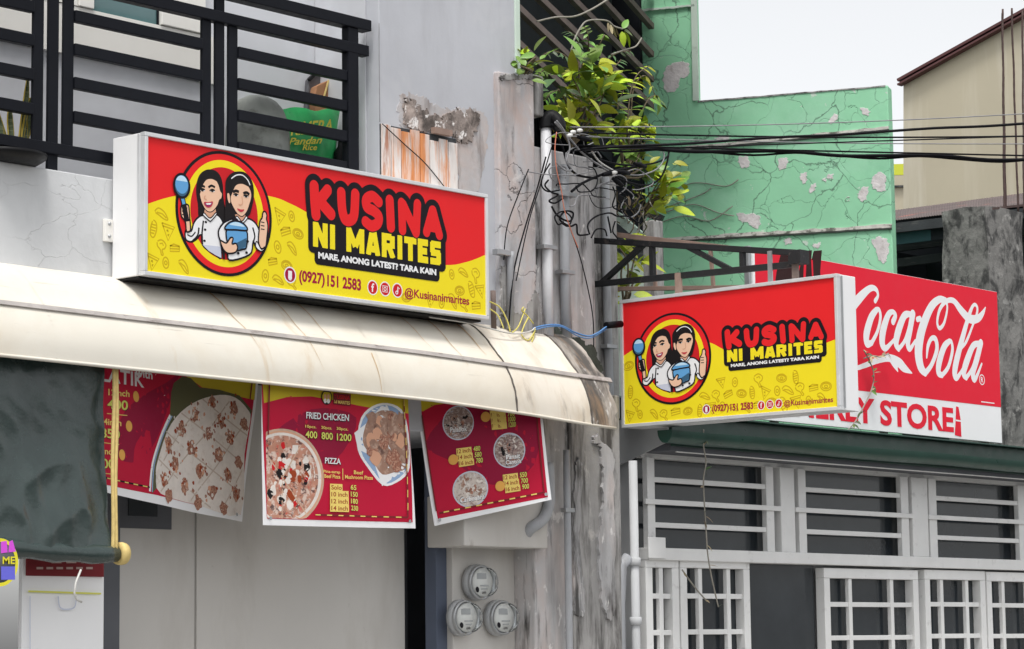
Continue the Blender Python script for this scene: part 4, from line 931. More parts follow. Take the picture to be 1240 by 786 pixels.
# ================================================================ awning: each sheet a part
aw = thing('awning', 'cream white curved sheet awning stained at the seams over the shop front', 'awning', (9.8, 10.9, 3.0))
PROF = smooth_path([(11.058, 3.672), (10.97, 3.628), (10.88, 3.555), (10.80, 3.465), (10.725, 3.385), (10.665, 3.28), (10.632, 3.18), (10.622, 3.075)], 4)
def droop(x): return float(np.interp(x, [5.4, 8.2, 10.0, 11.4, 12.25, 12.94, 13.3], [0.05, 0.041, 0.028, 0.016, -0.014, -0.05, -0.06]))
def aw_pt(x, k, out=0.0):
    y, z = PROF[k]; a, b = PROF[max(k - 1, 0)], PROF[min(k + 1, len(PROF) - 1)]
    ty, tz = b[0] - a[0], b[1] - a[1]; L = math.hypot(ty, tz); ny, nz = tz / L, -ty / L       # outward
    w = k / (len(PROF) - 1)
    return Vector((x, y + ny * out + 0.002 * w * math.sin(x * 3.7), z + nz * out + droop(x) * w))
XE = 13.17
seams = [5.4, 6.10, 7.32, 8.54, 9.76, 10.98, 12.17, 12.90, XE]
for i, (a, b) in enumerate(zip(seams[:-1], seams[1:])):
    nx = max(3, int((b - a) / 0.12)); lap = 0.0035 * (i % 2) if a > 12 else 0.0
    rows = [[aw_pt(a + (b + 0.012 * (i < len(seams) - 2) - a) * k / nx, j, lap) for k in range(nx + 1)] for j in range(len(PROF))]
    if i == len(seams) - 2:
        rr = random.Random(4)
        for j in range(len(rows)): rows[j][-1].x += rr.uniform(-0.035, 0.02) * (j / len(rows))
    MB().grid(rows).build('sheet', 'awning_dirty' if i == 7 else ('awning_stained' if i == 6 else 'awning_sheet'), aw, 0, 0.003)
for i, x in enumerate(seams[1:-1]):
    if x < 12: continue
    big = x > 12
    m = MB(); w = 0.005 if big else 0.004
    m.grid([[aw_pt(x + w * math.sin(j * 1.7) * 0.5, j, 0.006), aw_pt(x + 0.008 + w * (1.5 + math.sin(j * 2.3)) * 0.5, j, 0.006)] for j in range(len(PROF))])
    m.build('seam_strip', 'seam_black' if big else 'batten_grey', aw, 0, 0.004)
m = MB(); kb = 16
for x0 in np.arange(5.4, XE - 0.02, 0.35):
    x1 = min(x0 + 0.352, XE + 0.05)
    m.grid([[aw_pt(x0, kb, 0.006), aw_pt(x1, kb, 0.006)], [aw_pt(x0, kb, 0.014), aw_pt(x1, kb, 0.014)], [aw_pt(x0, kb + 1, 0.014) , aw_pt(x1, kb + 1, 0.014)], [aw_pt(x0, kb + 1, 0.004), aw_pt(x1, kb + 1, 0.004)]], 0, False)
m.build('batten', 'batten_grey', aw)
m = MB().tube([aw_pt(x, len(PROF) - 1, 0.0) for x in np.arange(5.4, XE, 0.3)] + [aw_pt(XE - 0.02, len(PROF) - 1, 0.0)], 0.010, 8); m.build('front_edge', 'awning_sheet', aw)
# rust runs that crept down the curve
for (x, k0, k1, w, sl) in ((9.92, 2, 20, 0.016, 0.10), (10.42, 2, 24, 0.010, 0.08), (10.62, 3, 18, 0.012, 0.06), (10.95, 18, 28, 0.008, 0.02), (11.5, 3, 15, 0.012, 0.05), (11.75, 2, 18, 0.014, 0.05), (12.02, 2, 14, 0.02, 0.03)):
    rr = random.Random(int(x * 100)); m = MB()
    m.grid([[aw_pt(x - sl * ((k - k0) / (k1 - k0)) ** 2 * -1 - w / 2 * (1 - (k - k0) / (k1 - k0 + 2)), k, 0.0052), aw_pt(x + sl * ((k - k0) / (k1 - k0)) ** 2 + w / 2 * rr.uniform(0.3, 1.0) * (1 - (k - k0) / (k1 - k0 + 2)), k, 0.0052)] for k in range(k0, k1 + 1)])
    m.build('rust_streak', 'rust_streak', aw)
for x in np.arange(5.8, XE, 0.9):
    MB().bar((x, 11.05, 3.30), aw_pt(x, len(PROF) - 2, -0.02), 0.025, 0.025).build('support_arm', 'rust_steel', aw)

# ================================================================ menu tarps
def tarp(label, corners, b, anchor, draw, seed, loc_px):
    """corners in photograph pixels (bl, br, tr, tl); the sheet hangs in a vertical plane turned by b degrees"""
    n_ = Vector((math.sin(rad(b)), -math.cos(rad(b)), 0)); P0 = onY(*anchor[:2], anchor[2])
    c = [onP(px, py, P0, n_) for px, py in corners]
    e1 = (c[1] - c[0]).normalized(); e2 = (c[3] - c[0]).normalized()
    S = Surf(c[0], e1, e2, n_, lambda a, b_: 0.010 * math.sin(a * 4.2 + seed) * (0.4 + 0.6 * math.cos(b_ * 2.0)) + 0.006 * math.sin(a * 9 + b_ * 5 + seed))
    t = thing('menu_banner', label, 'banner', (c[0] + c[1]) / 2, 'menu banners under the awning')
    q = [S.g @ np.array([(v - c[0]).dot(e1), (v - c[0]).dot(e2)]) for v in c]
    N = 16
    rows = [[S.pt(*((q[0] * (1 - i / N) + q[1] * i / N) * (1 - j / N) + (q[3] * (1 - i / N) + q[2] * i / N) * j / N)) for i in range(N + 1)] for j in range(N + 1)]
    sh = MB().grid(rows).build('sheet', 'ink_white', t, 0, 0.0016)
    P = Print(S, 0.0022, 0.07); draw(P, S); P.build('print', sh)
    for k in (0, 1, 2, 3):
        v = q[k] * 0.955 + q[(k + 2) % 4] * 0.045
        if k < 2: P2 = Print(S, 0.012); P2.ellipse(tuple(v), 0.011, 0.011, 'zinc', 12); P2.build('eyelet', sh)
    for i in (0, N): MB().tube([rows[N][i], rows[N][i] + Vector((0, 0.05, 0.12))], 0.004, 5).build('tie_cord', 'cable_white', t)
    return t
C3 = lambda pts: [(110 + x / 3.573, 430 + y / 3.573) for x, y in pts]
C4 = lambda pts: [(300 + x / 3.932, 450 + y / 3.932) for x, y in pts]
C5 = lambda pts: [(490 + x / 3.93, 460 + y / 3.93) for x, y in pts]
def blob(P, S, px, py, r, ink, rr, n=11):
    c = S.st(px, py); P.poly([(c[0] + r * rr.uniform(0.6, 1.15) * math.cos(2 * math.pi * k / n), c[1] + r * rr.uniform(0.6, 1.15) * math.sin(2 * math.pi * k / n)) for k in range(n)], ink, 0, False)
def draw1(P, S):
    rr = random.Random(11)
    P.poly(S.sts(C3([(-30, 0), (715, 40), (690, 260), (640, 690), (280, 605), (-30, 545)])), 'tarp_red')
    P.poly(S.sts(C3([(150, 230), (330, 120), (380, 90), (300, 330), (200, 460), (100, 420)])), 'tarp_red_deep', 4)
    P.poly(S.sts(C3([(180, 470), (190, 380), (250, 330), (250, 560), (120, 530), (180, 520)])), 'tarp_red', 3)
    P.poly(S.sts(C3([(330, 0), (715, 40), (700, 195), (640, 180), (560, 150), (480, 140), (400, 85)])), 'tarp_yellow')
    P.poly(S.sts(C3([(352, 160), (362, 120), (395, 92), (430, 100), (470, 140), (560, 150), (640, 175), (690, 240), (680, 300), (420, 400), (262, 600), (258, 480), (300, 360), (348, 262)])), 'olive')
    P.line(S.sts(C3([(350, 260), (300, 360), (262, 470), (252, 590)])), 0.018, 'white', 4)
    P.line(S.sts(C3([(358, 262), (308, 362), (270, 472), (262, 592)])), 0.010, 'plate_blue', 4)
    P.poly(S.sts(C3([(300, 600), (278, 520), (285, 460), (335, 330), (395, 245), (465, 195), (560, 172), (625, 185), (672, 235), (684, 280), (662, 430), (640, 688), (470, 648)])), 'food_white', 3)
    for a, b in (((330, 330), (640, 600)), ((395, 250), (655, 470)), ((290, 450), (520, 660)), ((480, 190), (675, 350)), ((300, 590), (480, 360)), ((480, 360), (600, 200)), ((440, 630), (660, 300)), ((300, 480), (460, 230)), ((560, 670), (650, 500))):
        P.line(S.sts(C3([a, b])), 0.009, 'cream_line', up=False)
    P.up()
    for x, y in ((525, 205), (618, 232), (450, 255), (562, 282), (660, 300), (398, 318), (508, 342), (602, 362), (342, 385), (440, 402), (548, 430), (636, 465), (370, 470), (478, 500), (585, 520), (316, 535), (412, 565), (524, 590), (620, 600), (336, 605), (470, 640), (570, 665)):
        q = C3([(x, y)])[0]; blob(P, S, *q, 0.046, 'food_crumb', rr, 15)
    P.up()
    for k in range(260):
        x, y = rr.choice(((525, 205), (618, 232), (450, 255), (562, 282), (398, 318), (508, 342), (602, 362), (342, 385), (440, 402), (548, 430), (370, 470), (478, 500), (585, 520), (316, 535), (412, 565), (524, 590), (620, 600)))
        q = C3([(x + rr.gauss(0, 15), y + rr.gauss(0, 20))])[0]; blob(P, S, *q, rr.uniform(0.008, 0.016), rr.choice(['food_white', 'food_crumb', 'skin_shade', 'tag_brown']), rr, 6)
    P.up()
    T = lambda txt, x0, y0, x1, y1, h, ink: P.tpx(txt, *C3([(x0, y0)])[0], *C3([(x1, y1)])[0], h / 3.573, ink)
    T('with', 185, 92, 268, 106, 38, 'white'); T('LATIK', 40, 112, 226, 142, 62, 'white')
    for (cx, cy), t1, t2, y1, y2, x0 in (((187, 180), '12inch', '400', 176, 235, 70), ((158, 308), '14inch', '850', 302, 360, 38), ((130, 432), '16inch', '900', 428, 490, 12)):
        c = S.st(*C3([(cx, cy)])[0]); P.ellipse(c, 0.030, 0.030, 'dot_orange', 20)
        T(t1, x0, y1, x0 + 88, y1 + 8, 30, 'lip'); T(t1, x0 + 2, y1 - 2, x0 + 88, y1 + 6, 28, 'tag_yellow'); T(t2, x0 - 4, y2, x0 + 84, y2 + 8, 46, 'black'); T(t2, x0 - 2, y2 - 3, x0 + 82, y2 + 5, 42, 'lime')
        P.line(S.sts(C3([(x0 - 5, y2 + 18), (x0 + 80, y2 + 27)])), 0.004, 'tag_yellow')
    P.line(S.sts(C3([(50, 530), (250, 572)])), 0.008, 'black')
    for k in range(5): P.line(S.sts(C3([(60 + 40 * k, 533 + 8.3 * k), (80 + 40 * k, 537 + 8.3 * k)])), 0.006, 'tag_yellow', up=False)
    P.line(S.sts(C3([(690, 110), (680, 190)])), 0.012, 'board_maroon')
def draw2(P, S):
    rr = random.Random(21)
    P.poly(S.sts(C4([(62, -20), (762, 60), (776, 718), (82, 700)])), 'tarp_red')
    P.poly(S.sts(C4([(90, 330), (300, 180), (520, 220), (420, 420), (200, 420)])), 'tarp_red_deep', 4)
    P.poly(S.sts(C4([(62, -20), (762, 60), (765, 200), (700, 190), (620, 180), (520, 160), (420, 135), (300, 118), (180, 122), (76, 150)])), 'tarp_yellow')
    # pizza
    c = S.st(*C4([(165, 505)])[0])
    def clipd(rx, ry, ink):
        x0 = S.st(*C4([(84, 500)])[0])[0]; y0 = S.st(*C4([(190, 702)])[0])[1] + 0.003
        P.poly([(max(c[0] + rx * math.cos(t), x0), max(c[1] + ry * math.sin(t), y0)) for t in np.linspace(0, 2 * math.pi, 60, endpoint=False)], ink)
    k = 1 / 3.932 * 0.0074; kv = 1 / 3.932 * 0.0051
    clipd(182 * k, 215 * kv, 'crust'); clipd(176 * k, 206 * kv, 'skin_shade'); clipd(170 * k, 198 * kv, 'food_white'); clipd(156 * k, 186 * kv, 'pizza')
    for q in range(70):
        a, r = rr.uniform(0, 6.28), rr.uniform(0, 0.9); x, y = 165 + 148 * r * math.cos(a), 505 + 175 * r * math.sin(a)
        if x > 92 and y < 690: blob(P, S, *C4([(x, y)])[0], rr.uniform(0.012, 0.034), rr.choice(['food_white', 'pizza', 'ink_red', 'tag_brown', 'hair', 'food_white']), rr, 8)
    P.up()
    for a, b in (((165, 505), (290, 690)), ((165, 505), (160, 700)), ((165, 505), (90, 400)), ((165, 505), (250, 350))): P.line(S.sts(C4([a, b])), 0.008, 'crust', up=False)
    P.up()
    # plate of chicken
    P.poly(S.sts(C4([(525, 330), (540, 220), (590, 165), (660, 150), (730, 180), (758, 260), (766, 400), (755, 480), (700, 530), (640, 540), (570, 450), (535, 390)])), 'white', 3)
    P.poly(S.sts(C4([(532, 330), (548, 228), (596, 175), (660, 160), (722, 190), (750, 270), (757, 400), (745, 470), (695, 520), (645, 528), (580, 445), (545, 390)])), 'plate_blue', 3)
    P.poly(S.sts(C4([(512, 292), (560, 250), (630, 165), (660, 160), (690, 240), (755, 260), (760, 450), (640, 545), (590, 400), (530, 370)])), 'white')
    P.poly(S.sts(C4([(550, 330), (570, 230), (620, 190), (650, 185), (700, 195), (745, 260), (760, 380), (745, 460), (690, 480), (640, 490), (605, 440), (580, 390)])), 'chicken', 3)
    for q in range(26):
        x, y = rr.uniform(565, 745), rr.uniform(215, 460); blob(P, S, *C4([(x, y)])[0], rr.uniform(0.03, 0.055), rr.choice(['chicken', 'skin_shade', 'chicken', 'food_crumb']), rr, 9); P.up()
    # small logo at the head
    c = S.st(*C4([(378, 122)])[0]); P.ellipse(c, 0.048, 0.044, 'hair', 24); P.ellipse(c, 0.040, 0.036, 'tarp_yellow', 24)
    for dx in (-0.014, 0.014): P.ellipse((c[0] + dx, c[1] + 0.004), 0.011, 0.016, 'skin_shade', 12); P.ellipse((c[0] + dx, c[1] - 0.022), 0.014, 0.014, 'white', 12)
    P.poly(S.sts(C4([(410, 100), (490, 108), (490, 165), (410, 155)])), 'board_maroon')
    T = lambda txt, x0, y0, x1, y1, h, ink: P.tpx(txt, *C4([(x0, y0)])[0], *C4([(x1, y1)])[0], h / 3.932, ink)
    T('KUSINA', 414, 128, 486, 136, 20, 'ink_red'); T('NI MARITES', 414, 150, 486, 158, 16, 'tag_yellow')
    T('FRIED CHICKEN', 274, 228, 486, 240, 34, 'black'); T('FRIED CHICKEN', 272, 224, 484, 236, 32, 'white')
    for i, (a, b, q) in enumerate((('10pcs.', '400', 266), ('20pcs.', '800', 346), ('30pcs.', '1200', 424))):
        T(a, q, 272 + i * 5, q + 56, 276 + i * 5, 22, 'tag_brown'); T(a, q + 1, 271 + i * 5, q + 56, 275 + i * 5, 17, 'tag_yellow')
        T(b, q, 318 + i * 6, q + 62 + 12 * (i == 2), 322 + i * 6, 38, 'hair'); T(b, q + 2, 316 + i * 6, q + 60 + 12 * (i == 2), 320 + i * 6, 34, 'lime')
    T('PIZZA', 366, 440, 446, 445, 30, 'black'); T('PIZZA', 364, 437, 444, 442, 28, 'white')
    T('Pina-sarap', 356, 486, 440, 490, 18, 'tag_yellow'); T('Beef Pizza', 360, 506, 440, 510, 18, 'tag_yellow'); T('Beef', 508, 488, 552, 491, 18, 'tag_yellow'); T('Mushroom Pizza', 464, 510, 596, 515, 18, 'tag_yellow')
    P.line(S.sts(C4([(453, 462), (453, 516)])), 0.006, 'tag_yellow')
    for i, (a, b) in enumerate((('Solo', '65'), ('10 inch', '150'), ('12 inch', '180'), ('14 inch', '230'))):
        y = 562 + i * 33
        P.poly(S.sts(C4([(388, y - 28), (450 if i == 0 else 480, y - 26), (450 if i == 0 else 480, y + 8), (388, y + 6)])), 'tag_yellow'); T(a, 394, y, 446 if i == 0 else 474, y + 2, 22, 'tag_brown'); T(b, 490, y + 2, 520 if i == 0 else 526, y + 4, 26, 'hair'); T(b, 491, y, 519 if i == 0 else 525, y + 3, 24, 'lime')
    for a, b in (((95, 60), (92, 300)), ((738, 110), (750, 695)), ((320, 682), (750, 695))): P.line(S.sts(C4([a, b])), 0.011, 'board_maroon', up=False)
    P.up()
    for k in range(8): P.line(S.sts(C4([(320 + k * 54, 682 + 1.6 * k), (344 + k * 54, 683 + 1.6 * k)])), 0.006, 'tag_yellow', up=False)
    for k in range(9): P.line(S.sts(C4([(739 + k * 1.3, 130 + k * 62), (739.5 + k * 1.3, 165 + k * 62)])), 0.006, 'tag_yellow', up=False)
    P.up()
def draw3(P, S):
    rr = random.Random(31)
    P.poly(S.sts(C5([(60, 60), (635, 110), (682, 558), (158, 662)])), 'tarp_red')
    P.poly(S.sts(C5([(100, 300), (300, 100), (600, 130), (620, 400), (420, 500), (250, 400)])), 'tarp_red_deep', 4)
    P.poly(S.sts(C5([(60, 60), (230, 75), (200, 112), (140, 120), (85, 150), (70, 150)])), 'tarp_yellow')
    def dish(x, y, rx, ry, ink, txts):
        c = S.st(*C5([(x, y)])[0]); ax = abs(S.st(*C5([(x + rx, y)])[0])[0] - c[0]); ay = abs(S.st(*C5([(x, y + ry)])[0])[1] - c[1])
        P.ellipse(c, ax * 1.04, ay * 1.04, 'coat_shade', 36); P.ellipse(c, ax * 0.97, ay * 0.97, ink, 36)
        for q in range(34):
            a, r = rr.uniform(0, 6.28), rr.uniform(0, 0.85); p = (x + rx * r * math.cos(a), y + ry * r * math.sin(a)); L = rr.uniform(0.2, 0.45); b = rr.uniform(0, 6.28)
            P.line(S.sts(C5([(p[0] - rx * L * 0.4 * math.cos(b), p[1] - ry * L * 0.4 * math.sin(b)), (p[0] + rx * L * 0.2 * math.sin(b), p[1] + ry * L * 0.2), (p[0] + rx * L * 0.4 * math.cos(b), p[1] + ry * L * 0.4 * math.sin(b))])), rr.uniform(0.008, 0.02), rr.choice([ink, 'food_crumb', 'food_white', ink, 'chicken', 'hair' if ink == 'noodle' else 'food_white']), 3, up=False)
        P.up()
        for s_, a, b, d, e, h in txts:
            P.tpx(s_, *C5([(a - 2, b + 3)])[0], *C5([(d + 2, e + 3)])[0], (h + 6) / 3.93, 'hair', 0.02); P.tpx(s_, *C5([(a, b)])[0], *C5([(d, e)])[0], h / 3.93, 'white', 0.02)
    dish(255, 205, 74, 80, 'noodle', [('Palabok', 215, 252, 298, 244, 26)])
    dish(500, 335, 74, 82, 'noodle', [('Pansit', 484, 380, 552, 372, 24), ('Canton', 482, 404, 556, 396, 22)])
    dish(314, 520, 82, 84, 'pasta', [('Carbonara', 266, 586, 382, 566, 26)])
    def prices(x, y, rows, dx, dy, slope=-0.13):
        for i, (a, b) in enumerate(rows):
            xx, yy = x + dx * i, y + dy * i
            P.poly(S.sts(C5([(xx - 4, yy - 24), (xx + 68, yy - 24 + 72 * slope), (xx + 70, yy + 6 + 74 * slope), (xx - 2, yy + 8)])), 'tag_yellow')
            P.tpx(a, *C5([(xx, yy)])[0], *C5([(xx + 64, yy + 64 * slope)])[0], 20 / 3.93, 'tag_brown'); P.tpx(b, *C5([(xx + 77, yy + 80 * slope + 1)])[0], *C5([(xx + 112, yy + 112 * slope + 1)])[0], 27 / 3.93, 'hair'); P.tpx(b, *C5([(xx + 78, yy + 80 * slope)])[0], *C5([(xx + 111, yy + 112 * slope)])[0], 24 / 3.93, 'lime')
    prices(410, 152, [('12 inch', '700'), ('14 inch', '780'), ('16 inch', '1000'), ('18 inch', '1200')], 3, 26, -0.06)
    prices(248, 352, [('12 inch', '480'), ('14 inch', '580'), ('16 inch', '780')], 6, 28)
    prices(470, 476, [('12 inch', '550'), ('14 inch', '700'), ('16 inch', '900')], 5, 28)
    for x, y in ((386, 176), (230, 380), (453, 506)): P.ellipse(S.st(*C5([(x, y)])[0]), 0.034, 0.032, 'dot_orange', 20)
    P.line(S.sts(C5([(165, 634), (665, 535)])), 0.010, 'board_maroon'); P.line(S.sts(C5([(80, 170), (150, 625)])), 0.010, 'board_maroon'); P.line(S.sts(C5([(625, 180), (662, 530)])), 0.010, 'board_maroon')
    for k in range(9): P.line(S.sts(C5([(185 + k * 52, 630 - k * 10.3), (212 + k * 52, 625 - k * 10.3)])), 0.008, 'tag_yellow', up=False)
    P.up()
tarp('menu banner with a large white kakanin cake photo beside the green tarpaulin', [(96, 590), (291, 632), (314, 440), (96, 415)], 16, (130, 598, 10.87), draw1, 0.3, None)
tarp('middle menu banner with pizza and fried chicken prices', [(316, 636), (501, 640), (492, 462), (317, 440)], 2, (410, 560, 10.74), draw2, 1.9, None)
tarp('tilted menu banner with three round noodle dishes next to the column', [(526, 637), (668, 605), (653, 478), (500, 462)], -24, (660, 600, 10.72), draw3, 3.1, None)

# ================================================================ rolled green tarpaulin
gt = thing('tarpaulin', 'dark green plastic tarpaulin rolled on a pole at the shop edge', 'tarpaulin', onY(60, 660, 10.55))
GY = 10.74
tx0, tx1 = 6.6, X(128, 560, GY); tz0b, tz1 = Z(128, 668, GY), 3.22
from mathutils import noise as mnoise
rows = []
for j in range(91):
    v = j / 90; row = []
    for i in range(141):
        u = i / 140; x = tx0 + (tx1 - tx0) * u
        zb = tz0b + 0.02 * math.sin(u * 5); z = tz1 + (zb - tz1) * v
        q = Vector((x * 1.0, z * 1.0, 0.3))
        soft = mnoise.noise(Vector((x * 1.6 + z * 0.7, z * 0.9, 1.0))); ridge = 1 - abs(mnoise.noise(Vector((x * 2.4 - z * 1.3, z * 2.0 + x * 0.6, 3.0)))) * 2; fine = 1 - abs(mnoise.noise(Vector((x * 6.5 + z * 2, z * 5.0 - x * 2, 7.0)))) * 2
        d = 0.035 * soft + 0.026 * ridge * (0.35 + v) + 0.011 * fine * (0.3 + v) + 0.05 * v * v - 0.02
        row.append(Vector((x, GY - d, z)))
    rows.append(row)
MB().grid(rows).build('sheet', 'tarp_green', gt, 0, 0.002)
m = MB().tube([Vector((x, GY - 0.03, tz0b + 0.02 + 0.035 * math.sin((x - tx0) / (tx1 - tx0) * 5))) for x in np.linspace(tx0, tx1 + 0.05, 30)], [0.05 + 0.006 * math.sin(k * 1.9) for k in range(30)], 14); m.build('rolled_hem', 'tarp_green', gt)
m = MB().tube([Vector((tx0, GY - 0.03, tz0b + 0.02)), Vector((tx1 + 0.10, GY - 0.03, tz0b - 0.012))], 0.026, 12); m.build('pole', 'pole_wood', gt)
m = MB().lathe((tx1 + 0.06, GY - 0.03, tz0b - 0.01), [(0.026, 0), (0.058, 0), (0.062, 0.02), (0.058, 0.045), (0.03, 0.05), (0.0, 0.05)], 18, (1, 0, 0)); m.build('rope_coil', 'rope_yellow', gt)
m = MB()
for k, dx in enumerate((0.0, 0.020)):
    m.tube([Vector((tx1 + 0.005 + dx + 0.004 * math.sin(z * 9 + k), GY - 0.055, z)) for z in np.linspace(3.18, tz0b - 0.03, 16)], 0.011, 7)
m.build('strap', 'rope_yellow', gt)
m = MB().tube([onY(98, 690, 10.58), onY(92, 705, 10.57), onY(90, 718, 10.57), onY(93, 726, 10.57), onY(99, 729, 10.57)], 0.006, 6); 
tag(m.build('loose_cord', 'cable_white', None), 'short pale cord dangling below the green tarpaulin', 'cord')

# board and round sign behind the tarpaulin
mb_ = thing('menu_board', 'dim dark red menu board on a white panel under the tarpaulin', 'board', onY(80, 740, 10.95))
BY = 10.95
box('panel', 'sign_white', mb_, X(27, 700, BY), X(126, 700, BY), BY, BY + 0.03, 1.2, Z(80, 645, BY), bevel=0.003)
box('red_board', 'ink_board_maroon', mb_, X(31, 690, BY), X(124, 690, BY), BY - 0.012, BY - 0.001, Z(80, 698, BY), Z(80, 640, BY))
SBd = Surf(onY(31, 700, BY - 0.012), (1, 0, 0), (0, 0, 1), (0, -1, 0)); P = Print(SBd)
rr = random.Random(6)
for k in range(7): P.poly(SBd.sts([(44 + k * 8, 672), (50 + k * 8, 672), (49 + k * 8, 660 + rr.uniform(-2, 2)), (45 + k * 8, 660)]), 'board_ink')
for k in range(6): P.line(SBd.sts([(44 + k * 12, 688), (52 + k * 12, 688)]), 0.012, 'board_ink')
for k in range(3): P.line(SBd.sts([(62 + k * 18, 680), (74 + k * 18, 680)]), 0.018, 'board_ink')
P.line(SBd.sts([(34, 716), (122, 719)]), 0.010, 'lime'); P.line(SBd.sts([(36, 722), (36, 790)]), 0.006, 'coat_shade'); P.line(SBd.sts([(70, 722), (72, 735), (80, 738), (90, 735), (92, 722)]), 0.008, 'coat_shade', 4)
P.build('print', mb_)
cs = thing('round_sign', 'round sign with yellow rim and pink and blue letters at the left edge', 'sign', onY(0, 720, 10.62))
SR = Surf(onY(0, 681, 10.62), (1, 0, 0), (0, 0, 1), (0, -1, 0))
r1 = SR.st(22, 681)[0]; rv = SR.st(0, 645)[1]
m = MB().lathe(onY(0, 681, 10.62), [(0.0, 0.03), (r1, 0.03), (r1, 0.0), (0.0, 0.0)], 40, (0, 1, 0)); m.build('disc', 'shop_dark', cs)
P = Print(SR); P.ring((0, 0), r1 * 0.92, r1 * 0.98, r1 * 0.16, 'neon_yellow')
P.poly(SR.sts([(1, 656), (8, 655), (9, 669), (1, 670)]), 'magenta'); P.poly(SR.sts([(11, 656), (15, 654), (19, 668), (10, 669)]), 'magenta'); P.poly(SR.sts([(-10, 657), (-1, 656), (-1, 670), (-10, 671)]), 'magenta')
P.tpx('ME', 3, 683, 18, 683, 9, 'neon_yellow'); P.poly(SR.sts([(1, 686), (18, 686), (18, 702), (1, 702)]), 'violet'); P.poly(SR.sts([(-16, 686), (-1, 686), (-1, 702), (-16, 702)]), 'violet')
P.build('print', cs)

# ================================================================ electricity meters
def meter(px, py, lab):
    Y0 = 11.13; c = onY(px, py, Y0)
    t = thing('electricity_meter', lab, 'meter', c + Vector((0, 0.1, -0.12)), 'electricity meters under the hood')
    MB().lathe(c + Vector((0, 0.10, 0)), [(0.0, 0.0), (0.115, 0.0), (0.118, -0.03), (0.108, -0.05), (0.0, -0.05)], 32, (0, 1, 0)).build('base', 'meter_grey', t)
    MB().lathe(c + Vector((0, 0.045, 0)), [(0.0, 0.0), (0.088, 0.0), (0.088, -0.015), (0.0, -0.015)], 28, (0, 1, 0)).build('dial', 'meter_face', t)
    MB().lathe(c + Vector((0, 0.05, 0)), [(0.112, 0.0), (0.112, -0.02), (0.098, -0.022), (0.096, 0.0)], 32, (0, 1, 0)).build('rim', 'zinc', t)
    S = Surf(c + Vector((0, 0.03, 0)), (1, 0, 0), (0, 0, 1), (0, -1, 0)); P = Print(S, 0.002)
    P.poly([(-0.045, 0.02), (0.03, 0.02), (0.03, 0.055), (-0.045, 0.055)], 'meter_grey'); P.ellipse((-0.045, -0.045), 0.018, 0.018, 'black', 14)
    P.line([(-0.02, -0.02), (0.05, -0.02)], 0.008, 'meter_grey'); P.line([(-0.01, -0.04), (0.04, -0.04)], 0.006, 'meter_grey'); P.text('kWh', [(0.0, -0.068), (0.03, -0.068), (0.03, -0.055), (0.0, -0.055)], 'black')
    P.build('dial_print', t)
    MB().lathe(c + Vector((0, 0.028, 0)), [(0.092, 0.0), (0.092, -0.05), (0.082, -0.066), (0.05, -0.072), (0.0, -0.073)], 30, (0, 1, 0)).build('glass_cover', 'glass_clear', t)
meter(588, 705, 'round electricity meter mounted highest under the hood')
meter(569, 748, 'round electricity meter at lower left of the three')
meter(614, 748, 'round electricity meter at lower right of the three')

# ================================================================ corner store on the right
st = thing('store_building', 'low white-trimmed store with dark green gutter and barred windows', 'building', (16.5, 11.6, 0))
WY = 11.12
wxs = lambda px: X(px, 610, WY)
zt, zb = 2.905, Z(860, 666, WY)
XS0, XS1 = X(776, 610, WY), 20.6
box('wall', 'store_wall', st, XS0, XS1, WY + 0.10, 12.05, 0.13, 3.0)
box('header', 'store_white', st, XS0, XS1, WY - 0.01, WY + 0.099, 2.90, 2.995)
sill_h = 0.085
box('sill_beam', 'store_white', st, XS0, XS1, WY - 0.06, WY + 0.098, zb - sill_h, zb, bevel=0.006)
box('sill_step', 'store_white', st, XS0 - 0.015, wxs(795), WY - 0.075, WY - 0.061, zb - sill_h + 0.01, zb + 0.07, bevel=0.004)
def gwin(p0, p1, p2, p3, lab=None):
    """barred window: pane behind, two stiles, three bars (the middle one runs past the stiles into the posts)"""
    w = box('window', 'window_glass', st, wxs(p0), wxs(p3), WY + 0.075, WY + 0.09, zb, zt)
    box('stile', 'store_white', w, wxs(p1), wxs(p1 + 9), WY - 0.025, WY + 0.02, zb + 0.001, zt - 0.001, bevel=0.004)
    box('stile', 'store_white', w, wxs(p2 - 9), wxs(p2), WY - 0.025, WY + 0.02, zb + 0.001, zt - 0.001, bevel=0.004)
    for k, zf in enumerate((0.255, 0.505, 0.755)):
        z = zb + (zt - zb) * zf
        if k == 1: box('bar', 'store_white', w, wxs(p0), wxs(p3), WY - 0.045, WY - 0.026, z - 0.018, z + 0.018, bevel=0.004)
        else: box('bar', 'store_white', w, wxs(p1 + 9) + 0.001, wxs(p2 - 9) - 0.001, WY - 0.018, WY + 0.012, z - 0.018, z + 0.018, bevel=0.004)
gwin(776, 781, 934, 941); gwin(958, 964, 1097, 1100); gwin(1119, 1122, 1239, 1243); gwin(1262, 1268, 1385, 1392)
for a, b in ((941, 958), (1100, 1119), (1243, 1262)): box('window_post', 'store_white', st, wxs(a) + 0.001, wxs(b) - 0.001, WY - 0.035, WY + 0.06, zb + 0.001, zt - 0.001, bevel=0.006)
